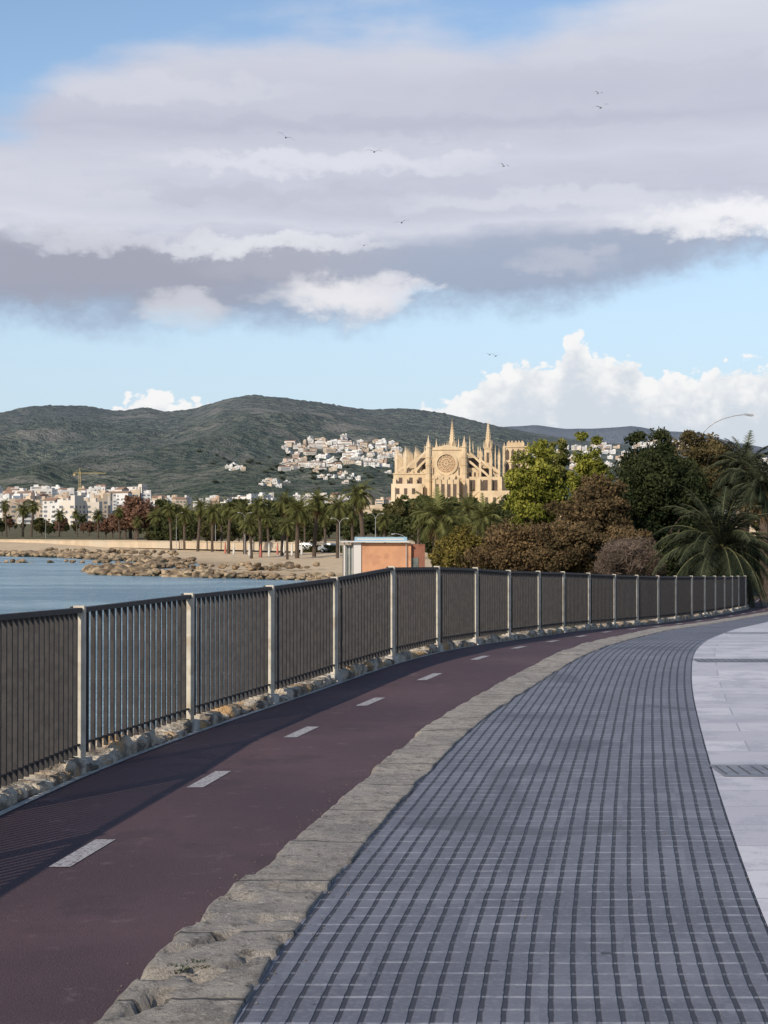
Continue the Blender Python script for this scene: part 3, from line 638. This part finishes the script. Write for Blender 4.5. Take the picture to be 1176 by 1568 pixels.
crown('t8','tamarisk_bush',880,792,135,910,66,18000,.08,*BR,8,90)
crown('t9','bare_shrub',965,815,130,915,62,18000,.08,(.09,.07,.055),(.24,.18,.14),9,80,twig=True)
crown('t10','tamarisk_bush',950,788,140,915,72,18000,.08,*BR,10,90)
crown('t11','oleander_shrub',1040,815,130,920,70,18000,.09,*DG,11,90)
crown('t12','oleander_shrub',1165,815,70,920,96,10000,.09,*DG,12,60)
for k,(x,D,w,yt) in enumerate([(680,60,60,880),(720,52,80,884),(770,56,90,882),(840,52,90,888),(900,54,90,886),(960,56,90,880),(1020,58,80,884),(1075,60,60,870),(600,46,60,900),(540,40,60,925),(640,50,70,890)]):
    crown('sc%d'%k,'scrub_bush',x,yt,w,990,D,7000,.07,*(DG if k%2 else BR),40+k,40,trunk_r=.04)
def palm(name,th,R,nf,seed,leafc,droop=1.0,tr=.22,nl=26,lw=.035,skirt=True,ll=.42,lean=.2,up=1.25):
    rn=random.Random(seed); mb=MB()
    pts=[(lean*(t**2),0,-.3+(th+.3)*t) for t in np.linspace(0,1,9)]
    mb.tube(pts,[tr*(1.35-.35*t+ .06*((i%2)*2-1)) for i,t in enumerate(np.linspace(0,1,9))],9,0)
    mb.frus(lean,0,tr*1.1,tr*1.6,th-.5*tr-.2,th+.1,9,0)
    P0=[];P1=[];P2=[];TT=[]
    for k in range(nf):
        az=k*2.39996+rn.uniform(-.35,.35); q=k/nf
        el=up-q*(up+.75)+rn.uniform(-.22,.22)
        L=R*rn.uniform(.75,1.1)*(1-.15*max(0,q-.7)); ns=10; p=np.array([lean,0,th+.05]); e=el; path=[p.copy()]
        for i in range(ns):
            d=np.array([math.cos(az)*math.cos(e),math.sin(az)*math.cos(e),math.sin(e)]); p=p+d*L/ns; path.append(p.copy()); e-=(.10+.10*i/ns)*droop*max(.25,math.cos(e)); 
        mb.tube(path,[.028*R/2.2*(1-.85*i/ns) for i in range(ns+1)],4,2,cap=False)
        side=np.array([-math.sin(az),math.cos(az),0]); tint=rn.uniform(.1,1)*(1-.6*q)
        for j in range(nl):
            t=.12+.88*j/nl; fi=t*ns; i=min(int(fi),ns-1); fr=fi-i; c=path[i]*(1-fr)+path[i+1]*fr
            dd=path[i+1]-path[i]; dd=dd/np.linalg.norm(dd)
            LL=R*ll*math.sin(math.pi*min(1,(.12+t*.88))**.8)*.9+.06*R; LL*=rn.uniform(.7,1.1)
            for s in(-1,1):
                tip=c+(side*s*.75+dd*.65+np.array([0,0,-.25-.45*q+rn.uniform(-.25,.3)]))*LL
                P0.append(c-dd*lw);P1.append(c+dd*lw);P2.append(tip);TT.append(min(1,max(0,tint+rn.uniform(-.2,.2))))
    mb.tris(np.array(P0),np.array(P1),np.array(P2),1,np.array(TT))
    if skirt:
        P0=[];P1=[];P2=[];TT=[]
        for k in range(260):
            a=rn.uniform(0,6.28); z=th-rn.uniform(0,.18*th+.3); c=np.array([lean+tr*1.1*math.cos(a),tr*1.1*math.sin(a),z]); s=np.array([-math.sin(a),math.cos(a),0])*.05
            P0.append(c-s);P1.append(c+s);P2.append(c+np.array([math.cos(a)*rn.uniform(.1,.6),math.sin(a)*rn.uniform(.1,.6),-rn.uniform(.4,1.0)]));TT.append(rn.random())
        mb.tris(np.array(P0),np.array(P1),np.array(P2),3,np.array(TT))
    return mb.mesh(name,[mbark,leafc,mrach,mdead])
mrach=mat('palm_rachis',(.10,.10,.045),(.08,.08,.035),5,.7); mdead=leafmat('dead_frond',(.09,.06,.03),(.22,.15,.08),.1)
lp=leafmat('palm_leaf',(.016,.024,.016),(.085,.095,.055),.2); lp2=leafmat('palm_leaf_far',(.04,.047,.018),(.23,.235,.085),.25)
big=palm('big_palm',2.1,2.8,100,3,lp,1.3,.28,60,.018,True,.22,.1,1.35)
D=60; place('palm_tree',big,px(1100,D),D,None,1.05,.3)
up_=palm('tall_palm',5.6,1.9,60,5,lp,1.0,.2,50,.018,True,.24,.3,1.2)
D=74; place('palm_tree',up_,px(1138,D),D,None,1.06,1.0)
D=70; place('palm_tree',up_,px(1172,D),D,None,.9,2.0)
pA=palm('palmA',6.2,2.5,46,11,lp2,1.1,.2,26,.04,True,.30,.3,1.3); pB=palm('palmB',7.4,2.2,46,12,lp2,1.3,.2,26,.04,True,.30,-.4,1.2); pC=palm('palmC',4.0,2.4,40,13,lp2,1.0,.3,26,.04,True,.34,.1,1.3)
PV=[pA,pB,pC]
def pl(x,ytop,D,v):
    X=px(x,D); g0=float(land(X,D)); H=[7.6,8.6,5.5][v]; sc=(zz(ytop,D)-g0)/H; r=random.uniform(.8,1.15); o=place('palm_tree',PV[v],X,D,g0,(sc*r,sc*r,sc)); o.rotation_euler=(random.uniform(-.04,.04),random.uniform(-.04,.04),o.rotation_euler[2])
for x,yt,D,v in[(557,740,205,1),(517,760,230,0),(481,754,240,1),(455,766,235,0),(432,757,250,1),(399,760,245,1),(375,773,265,0),(350,765,270,1),(325,770,285,0),(303,765,290,1),(283,776,300,0),(262,771,300,1),(240,780,320,0),(670,760,150,2),(745,768,165,2),(715,762,170,0),(640,776,210,1),
  (10,765,430,1),(35,771,440,0),(48,767,430,1),(90,781,430,0),(-20,770,430,1),(118,781,430,1),(150,782,400,0),(183,778,380,1),(590,786,260,0),(498,780,275,0),(412,782,290,0),(340,786,310,1),(210,792,350,0),(467,786,300,1),(540,771,260,0),(385,791,240,0),(440,794,230,0)]: pl(x,yt,D,v)
dt=empty('distant_trees')
d1=tree('dt1',9,3.6,3.2,1.6,34,3000,.34,(.034,.045,.020),(.125,.135,.055),21,.25); d2=tree('dt2',8,3.0,3.6,1.2,34,3000,.32,(.045,.048,.022),(.19,.17,.07),22,.25); d3=tree('dt3',8,3.2,3.0,1.4,30,2800,.3,(.10,.06,.04),(.30,.17,.12),23,.25)
d4=tree('dt4',8,3.4,2.6,1.2,14,420,.8,(.07,.09,.07),(.15,.17,.12),24,.25)  # hillside trees: distance haze is put into the leaf colours
def dtree(x,D,h,me,z=None): X=px(x,D); k=h/8.0; place('tree',me,X,D,float(land(X,D)) if z is None else z,(k*random.uniform(.9,1.3),k*random.uniform(.9,1.3),k),None,dt)
for k in range(60): dtree(random.uniform(225,680),random.uniform(300,420),random.uniform(4,7),random.choice([d1,d1,d2]))
for k in range(60): dtree(random.uniform(200,760),random.uniform(420,800),random.uniform(7,12),random.choice([d1,d1,d2]))
for k in range(50): dtree(random.uniform(-150,200),random.uniform(440,800),random.uniform(3,6.5),random.choice([d1,d2,d2,d3]))
for x,D,h in((208,380,12),(192,390,9),(226,385,10),(172,400,7),(200,395,10.5),(162,405,6)): dtree(x,D,h,d3)
for k in range(130): dtree(random.uniform(-100,700),random.uniform(900,2000),random.uniform(6,11),random.choice([d1,d1,d2]))
for k in range(40): dtree(random.uniform(600,800),random.uniform(500,850),random.uniform(9,14),random.choice([d1,d1,d2]))
for k in range(12): dtree(random.uniform(655,700),random.uniform(215,300),random.uniform(4,7.5),random.choice([d1,d1,d2]))
for k in range(50): dtree(random.uniform(1185,1700),random.uniform(150,600),random.uniform(6,10),random.choice([d1,d1,d2]))
for k in range(80):
    x_,D_,z_=hillpos(random.uniform(300,640),random.uniform(684,745)); kx_=random.uniform(.7,1.5); place('tree',d4,x_,D_,z_-1,(kx_*1.5,kx_*1.5,kx_),None,dt)
# ------------------------------------------------------------------ kiosk
D=150; kx=px(553,D); kz0=float(land(kx+3,D)); k=empty('beach_kiosk',(kx,D,kz0),0.05)
mor=mat('terracotta_render',(.55,.29,.165),(.47,.25,.145),1,.85,c3=(.43,.22,.13),s3=.8); mrd=mat('red_brown_render',(.27,.12,.08),(.22,.10,.07),1,.85); mblu=mat('blue_sign',(.24,.40,.52),(.28,.44,.55),.8,.5); mgl=mat('shopfront_glass',(.10,.12,.12),(.16,.18,.17),1,.2)
q=MB(); top=zz(832,D)-kz0
q.box(0,4.6,0,6,-.8,top,0); q.box(4.603,5.9,.4,6,-.8,top-.1,1); q.box(-.7,-.003,-.12,.5,-.8,top+.1,2)
q.box(-1.6,-.70,.3,5,-.8,top-.2,4); q.box(-1.8,4.4,-.5,6.3,top+.1,top+.2,2); q.box(-.6,4.2,-.35,-.2,top+.2,top+.58,3)
q.box(-.4,3.9,-.362,-.342,top+.32,top+.44,2) ; q.box(-1.6,-1.45,.1,.3,-.8,top+.1,2)
for j in range(3): q.box(-1.4+j*.28,-1.34+j*.28,.22,.3,-.8,top-.2,2)
q.box(4.62,5.3,.33,.39,-.3,1.7,4)
q.build('kiosk_body',[mor,mrd,mwh,mblu,mgl],k)
# ------------------------------------------------------------------ lamps
mlp=mat('galvanised_steel',(.40,.41,.42),(.32,.33,.34),3,.5,metal=.3)
def lamp(x,D,h,arm,double=False,rz=0,k_=1.0):
    X=px(x,D); b_=MB(); b_.tube([(0,0,-.2),(0,0,h*.5),(0,0,h*.86)],[.09*k_,.075*k_,.055*k_],8)
    for s in ((1,-1) if double else (1,)):
        pts=[(0,0,h*.85)]+[(s*arm*(1-math.cos(t)),0,h*.85+h*.15*math.sin(t)) for t in np.linspace(.25,1.45,6)]
        b_.tube(pts,[.05*k_,.05*k_,.045*k_,.045*k_,.04*k_,.04*k_,.035*k_],6)
        e=pts[-1]; b_.beam((e[0]-s*.05,0,e[2]),(e[0]+s*.55*k_,0,e[2]-.06),.24*k_,.12*k_); b_.beam((e[0]+s*.1,0,e[2]-.07),(e[0]+s*.45*k_,0,e[2]-.1),.18*k_,.06*k_,1)
    o=b_.build('street_lamp',[mlp,mwh]); o.location=(X,D,float(land(X,D))); o.rotation_euler=(0,0,rz)
D=96; lamp(1074,D,zz(634,D)-float(land(px(1072,D),D)),3.0,k_=.8)
lamp(622,150,3.9,1.2,False,math.pi,.6); lamp(520,215,5.6,1.0,True,0,.6); lamp(375,260,6.8,1.0,True,0,.6); lamp(270,300,7,1,True,0,.6); lamp(70,400,8,1,True,0,.6); lamp(330,290,6.5,1,True,0,.6); lamp(575,240,6.2,1,True,0,.6)
# ------------------------------------------------------------------ cars
mtyre=mat('tyre',(.02,.02,.02)); mcg=mat('car_glass',(.03,.035,.04),(.04,.045,.05),1,.1,spec=.6); mlt=mat('headlamp_glass',(.6,.6,.58),(.5,.5,.5),1,.2)
def car(x,y,col,rz,z=None):
    e=empty('parked_car',(x,y,float(land(x,y))+.02 if z is None else z),rz)
    mc=mat('car_paint',col,[c*.95 for c in col],1,.3,spec=.6); b_=MB()
    pr=[(-2.1,.35),(-2.12,.75),(-1.95,.95),(-1.5,1.0),(-1.05,1.42),(-.3,1.5),(.55,1.44),(1.15,1.0),(1.9,.88),(2.1,.65),(2.1,.35)]
    n=len(pr); V=[];
    for yy in(-.86,.86):
        for (a,c) in pr: V.append((a,yy*(.82 if c>1.05 else 1),c))
    b_.add(V,[tuple(range(n)),tuple(range(2*n-1,n-1,-1))]+[(i,(i+1)%n+0,n+(i+1)%n,n+i)[::-1] for i in range(n)],0)
    for s in(-1,1):
        b_.add([(-1.35,s*.868,1.02),(-.2,s*.868,1.02),(-.2,s*.715,1.42),(-.98,s*.715,1.38)],[(0,1,2,3) if s<0 else (3,2,1,0)],1)
        b_.add([(-.12,s*.868,1.02),(1.0,s*.868,1.02),(.5,s*.715,1.39),(-.12,s*.715,1.42)],[(0,1,2,3) if s<0 else (3,2,1,0)],1)
    b_.add([(1.13,-.7,1.04),(1.13,.7,1.04),(.6,.62,1.42),(.6,-.62,1.42)],[(0,1,2,3)],1); b_.add([(-1.5,-.7,1.03),(-1.5,.7,1.03),(-1.09,.62,1.4),(-1.09,-.62,1.4)],[(3,2,1,0)],1)
    for s in(-.62,.62): b_.box(2.06,2.115,s-.18,s+.18,.62,.76,2); b_.box(-2.13,-2.08,s-.16,s+.16,.72,.86,3)
    b_.build('body',[mc,mcg,mlt,mat('tail_lamp',(.4,.02,.02))],e)
    w_=MB()
    for a in(-1.35,1.3):
        for s in(-1,1): w_.tube([(a,s*.66,.32),(a,s*.88,.32)],[.32,.32],16,0); w_.tube([(a,s*.88,.32),(a,s*.89,.32)],[.2,.18],12,1)
    w_.build('wheels',[mtyre,mlp],e)
car(px(1166,118),118,(.7,.7,.7),1.9); car(px(1182,128),128,(.5,.5,.52),1.9); car(px(1158,140),140,(.65,.65,.66),1.8)
for x,D,c_ in((470,268,(.55,.55,.55)),(508,262,(.25,.26,.28)),(440,275,(.1,.12,.16))): car(px(x,D),D,c_,random.uniform(-.3,.3))
mum=mat('parasol_red',(.45,.16,.11),(.38,.13,.1),2,.9); mum2=mat('parasol_white',(.6,.57,.50),(.5,.48,.43),2,.9)
for i,(x,D) in enumerate(((399,215),(412,222),(382,228),(425,230),(358,236),(447,220),(345,245),(462,226),(435,240))):
    u=MB(); u.tube([(0,0,-.2),(0,0,2.5)],[.03,.03],6,0); u.tube([(0,0,.75),(0,0,1.0),(0,0,1.7),(0,0,2.35),(0,0,2.5)],[.13,.17,.13,.07,.02],8,1)
    o=u.build('closed_parasol',[mlp,mum if i%3==0 else mum2]); o.location=(px(x,D),D,float(land(px(x,D),D)))
hd=MB()
for i in range(2600):
    t=random.random(); x=-46+t*46; y=318-t*70; g0=float(land(x,y)); 
    c=np.array([x+random.gauss(0,.4),y+random.gauss(0,.5),g0+random.uniform(0,1.1)]); a=np.array([random.gauss(0,1) for _ in range(3)]); a/=np.linalg.norm(a); b3=np.cross(a,[.3,.5,.8]); b3/=np.linalg.norm(b3)
    hd.quads(c[None],a[None]*.35,b3[None]*.22,0,np.array([random.random()]))
hd.build('hedge',[leafmat('hedge_leaf',(.03,.04,.018),(.12,.13,.05))])
# crane
D=1500; X=px(122,D); c_=MB(); g0=float(land(X,D)); zt=zz(722,D)
for sx in(-.8,.8): 
    for sy in(-.8,.8): c_.beam((sx,sy,0),(sx,sy,zt-g0),.22,.22)
z_=0
while z_<zt-g0-3: c_.beam((-.8,-.8,z_),(.8,-.8,z_+3),.2,.2); z_+=3
c_.beam((-6,0,zt-g0-2),(24,0,zt-g0-2),.3,.3); c_.beam((-6,0,zt-g0-.8),(24,0,zt-g0-1.3),.25,.25); c_.box(-6,-4,-1,1,zt-g0-4,zt-g0-2); c_.beam((0,0,zt-g0+3),(20,0,zt-g0-1.2),.15,.15); c_.beam((0,0,zt-g0+3),(-5,0,zt-g0-1.2),.15,.15); c_.beam((0,0,zt-g0-2),(0,0,zt-g0+3),.4,.4)
o=c_.build('tower_crane',[mat('crane_yellow',(.42,.34,.17))]); o.location=(X,D,g0)
v=MB(); building(v,px(1195,170),170,float(land(40,170)),9,9,6.5,1,roof=True); building(v,px(1168,230),230,float(land(50,230)),8,10,11,0); v.build('villa',MT)
# ------------------------------------------------------------------ gulls
mgu=mat('gull_feathers',(.30,.30,.32),(.18,.18,.20),8,.8)
for x,y,D,ro,bk in((437,209,120,.9,.3),(573,231,120,.1,.2),(772,253,170,.3,.4),(615,340,130,-.3,.25),(557,375,170,.1,.2),(921,163,120,-.5,.35),(917,141,190,.2,.4),(750,543,170,0,.3),(759,545,180,.2,.3)):
    g_=MB(); g_.tube([(0,-.24,0),(0,-.16,.0),(0,0,.01),(0,.16,0),(0,.3,0)],[.012,.045,.065,.045,.01],7)
    for s in(-1,1):
        g_.add([(0,-.1,.03),(0,.08,.03),(s*.32,-.08,.03+bk*.5),(s*.32,.05,.03+bk*.5),(s*.68,.06,.03+bk*.3),(s*.66,.10,.03+bk*.3)],[(0,1,3,2),(2,3,5,4)] if s<0 else [(2,3,1,0),(4,5,3,2)])
    g_.add([(-.05,.25,0),(.05,.25,0),(.08,.38,0),(-.08,.38,0)],[(0,1,2,3)])
    o=g_.build('seagull',[mgu]); o.location=(px(x,D),D,zz(y,D)); o.rotation_euler=(.1,ro*.5,random.uniform(-1,1)*.6)
# ------------------------------------------------------------------ sun + world
az=math.radians(-147)
el=math.radians(30)
sv=Vector((math.sin(az)*math.cos(el),math.cos(az)*math.cos(el),math.sin(el)))
sl=bpy.data.lights.new('sun','SUN'); sl.energy=4.6; sl.angle=math.radians(.6); sl.color=(1,.88,.72)
so=link(bpy.data.objects.new('sun',sl)); so.rotation_euler=sv.to_track_quat('Z','Y').to_euler(); so.location=sv*50
W=bpy.data.worlds.new('World'); scene.world=W; W.use_nodes=True; nt=W.node_tree; nt.nodes.clear()
out=nt.nodes.new('ShaderNodeOutputWorld'); st=nt.nodes.new('ShaderNodeTexSky'); st.sky_type='NISHITA'; st.sun_disc=False
st.sun_elevation=el; st.sun_rotation=az; st.air_density=1.0; st.dust_density=.3; st.ozone_density=1.6
b1=nt.nodes.new('ShaderNodeBackground'); b1.inputs[1].default_value=.15; nt.links.new(st.outputs[0],b1.inputs[0])
tc=nt.nodes.new('ShaderNodeTexCoord').outputs['Generated']; sp=nt.nodes.new('ShaderNodeSeparateXYZ'); nt.links.new(tc,sp.inputs[0])
m_=lambda op,a,b=None,c=None,cl=False: MA(nt,op,a,b,c,cl)
Uu=m_('MULTIPLY',m_('ARCTAN2',sp.outputs[0],sp.outputs[1]),10.0)
hyp=m_('SQRT',m_('ADD',m_('MULTIPLY',sp.outputs[0],sp.outputs[0]),m_('MULTIPLY',sp.outputs[1],sp.outputs[1])))
Vv=m_('MULTIPLY',m_('DIVIDE',sp.outputs[2],m_('MAXIMUM',hyp,.02)),10.0)
def vec(a,b_,sa,sb,o=0):
    c=nt.nodes.new('ShaderNodeCombineXYZ'); nt.links.new(m_('MULTIPLY',a,sa),c.inputs[0]); nt.links.new(m_('MULTIPLY',b_,sb),c.inputs[1]); c.inputs[2].default_value=o; return c.outputs[0]
cen=lambda s,k: m_('MULTIPLY',m_('SUBTRACT',s,.5),k)
nA=NO(nt,vec(Uu,Vv,.55,1.9,3.1),1.3,5,.5); nB=NO(nt,vec(Uu,Vv,1.6,3.2,7.7),1.6,6,.55); nC=NO(nt,vec(Uu,Vv,3.6,4.6,1.2),1.5,6,.6)
def curve(pts):
    n=nt.nodes.new('ShaderNodeFloatCurve'); mr=m_('DIVIDE',m_('ADD',Uu,6.0),12.0,None,True); nt.links.new(mr,n.inputs[1]); cv=n.mapping.curves[0]
    P=[((u+6)/12,v/4) for u,v in pts]
    cv.points[0].location=P[0]; cv.points[1].location=P[-1]
    for p in P[1:-1]: cv.points.new(*p)
    n.mapping.update(); return m_('MULTIPLY',n.outputs[0],4.0)
low=curve([(-6,1.3),(-2.35,1.2),(-1,1.17),(0,1.22),(.1,1.32),(1.1,1.32),(1.5,1.46),(2.35,1.62),(6,1.5)])
topc=curve([(-6,2.4),(-2.35,2.55),(-1.9,2.8),(-1.5,3.0),(-.5,3.16),(.3,3.22),(.6,3.16),(1.2,3.26),(2.35,3.42),(6,3.2)])
mlow=SS(nt,m_('ADD',m_('SUBTRACT',Vv,low),m_('ADD',cen(nA,.30),cen(nC,.26))),-.05,.20)
mtop=SS(nt,m_('ADD',m_('SUBTRACT',topc,Vv),m_('ADD',cen(nA,.9),cen(nC,.12))),-.14,.26)
deck=m_('MULTIPLY',mlow,mtop)
nE=NO(nt,vec(Uu,Vv,.7,4.2,11.7),1.4,5,.55)
Vd=m_('ADD',Vv,m_('ADD',m_('MULTIPLY',Uu,-.02),m_('ADD',cen(nA,.40),m_('ADD',cen(nB,.13),cen(nE,.34)))))
cr=nt.nodes.new('ShaderNodeValToRGB'); nt.links.new(m_('DIVIDE',m_('SUBTRACT',Vd,1.0),2.6,None,True),cr.inputs[0])
stops=[(1.15,(.40,.50,.66)),(1.45,(.33,.40,.53)),(1.72,(.42,.46,.57)),(1.90,(.66,.67,.76)),(2.05,(.56,.58,.68)),(2.25,(.64,.65,.74)),(2.5,(.54,.55,.65)),(2.85,(.62,.63,.72)),(3.15,(.68,.70,.78))]
for i,(v_,c) in enumerate(stops):
    p=(v_-1)/2.6
    e=cr.color_ramp.elements[i] if i<2 else cr.color_ramp.elements.new(p)
    e.position=p; e.color=rgb(c)
col=cr.outputs[0]
Ud=m_('ADD',Uu,m_('ADD',cen(nB,.8),cen(nA,.6))); Vb=m_('ADD',Vv,m_('ADD',cen(nB,.30),cen(nC,.24)))
def blob(u0,v0,ru,rv):
    a=m_('DIVIDE',m_('SUBTRACT',Ud,u0),ru); b_=m_('DIVIDE',m_('SUBTRACT',Vb,v0),rv)
    d=m_('ADD',m_('MULTIPLY',a,a),m_('MULTIPLY',b_,b_)); return m_('SUBTRACT',1.0,SS(nt,d,.0,1.8))
for u0,v0,ru,rv,c,s_ in((-1.7,1.60,1.5,.20,(.36,.36,.43),.85),(-.35,1.62,.6,.14,(.43,.44,.52),.7),(1.2,1.60,1.3,.22,(.36,.42,.55),.7),(-.28,1.44,.42,.13,(.88,.86,.88),.9),(.05,1.48,.15,.12,(.78,.77,.82),.8),(-1.27,1.36,.28,.11,(.70,.69,.73),.7),(-.6,1.76,.6,.06,(.86,.86,.90),.7),(-1.6,1.78,.6,.06,(.78,.78,.84),.5),
    (2.25,1.90,.75,.10,(.93,.92,.94),.95),(1.0,2.02,.9,.07,(.76,.77,.84),.5),(-.4,2.27,1.0,.06,(.80,.80,.87),.6),(1.1,1.66,.3,.09,(.56,.58,.66),.6),(-2.2,2.0,.9,.16,(.72,.73,.80),.5),(1.6,2.75,1.2,.12,(.52,.53,.63),.4),(-1.4,2.7,.9,.08,(.74,.75,.82),.4),(.2,2.5,1.6,.06,(.50,.51,.61),.5),(-.8,2.08,.9,.05,(.52,.54,.63),.5)):
    col=mixc(nt,m_('MULTIPLY',blob(u0,v0,ru,rv),s_),col,c)
b2=nt.nodes.new('ShaderNodeBackground'); b2.inputs[1].default_value=1.0; nt.links.new(col,b2.inputs[0])
b3=nt.nodes.new('ShaderNodeBackground'); b3.inputs[0].default_value=rgb((.52,.65,.80)); b3.inputs[1].default_value=1.0
mh=nt.nodes.new('ShaderNodeMixShader'); nt.links.new(m_('MULTIPLY',m_('SUBTRACT',1.0,SS(nt,Vv,.2,2.8)),.85),mh.inputs[0]); nt.links.new(b1.outputs[0],mh.inputs[1]); nt.links.new(b3.outputs[0],mh.inputs[2])
m1=nt.nodes.new('ShaderNodeMixShader'); nt.links.new(m_('MULTIPLY',deck,.96),m1.inputs[0]); nt.links.new(mh.outputs[0],m1.inputs[1]); nt.links.new(b2.outputs[0],m1.inputs[2])
cc=curve([(-6,.7),(-2.0,.6),(-1.58,.80),(-1.4,.90),(-1.22,.82),(-1.12,.84),(-.9,.62),(-.2,.6),(.02,.78),(.2,.76),(.45,.86),(.65,1.0),(.85,1.07),(1.02,1.04),(1.17,1.24),(1.3,1.12),(1.49,1.10),(1.65,.97),(1.97,1.0),(2.35,1.02),(6,.8)])
nD=NO(nt,vec(Uu,Vv,4.5,5.5,5.2),1.7,7,.6)
bil=m_('ABSOLUTE',cen(NO(nt,vec(Uu,Vv,3.6,4.6,8.2),1.9,3,.5),2.6))
dC=m_('ADD',m_('SUBTRACT',cc,Vv),m_('ADD',cen(nD,.14),m_('MULTIPLY',m_('SUBTRACT',bil,.3),.22))); mc_=SS(nt,dC,-.01,.035)
sh=SS(nt,m_('ADD',dC,m_('ADD',cen(nC,.45),m_('MULTIPLY',m_('SUBTRACT',.3,bil),.45))),.02,.42)
c4=mixc(nt,sh,(.95,.94,.93),(.64,.69,.76)); b4=nt.nodes.new('ShaderNodeBackground'); nt.links.new(c4,b4.inputs[0])
m2=nt.nodes.new('ShaderNodeMixShader'); nt.links.new(m_('MULTIPLY',mc_,.94),m2.inputs[0]); nt.links.new(m1.outputs[0],m2.inputs[1]); nt.links.new(b4.outputs[0],m2.inputs[2])
nt.links.new(m2.outputs[0],out.inputs[0])
# ------------------------------------------------------------------ camera
cd=bpy.data.cameras.new('camera'); cd.sensor_fit='VERTICAL'; cd.sensor_height=36; cd.lens=F/1568*36; cd.clip_end=30000; cd.clip_start=.1
tilt=math.atan((HZ-784)/F); co=link(bpy.data.objects.new('camera',cd)); co.location=(0,0,EYE); co.rotation_euler=(math.pi/2+tilt,0,0); scene.camera=co
scene.view_settings.view_transform='Standard'; scene.view_settings.look='None'; scene.view_settings.exposure=0
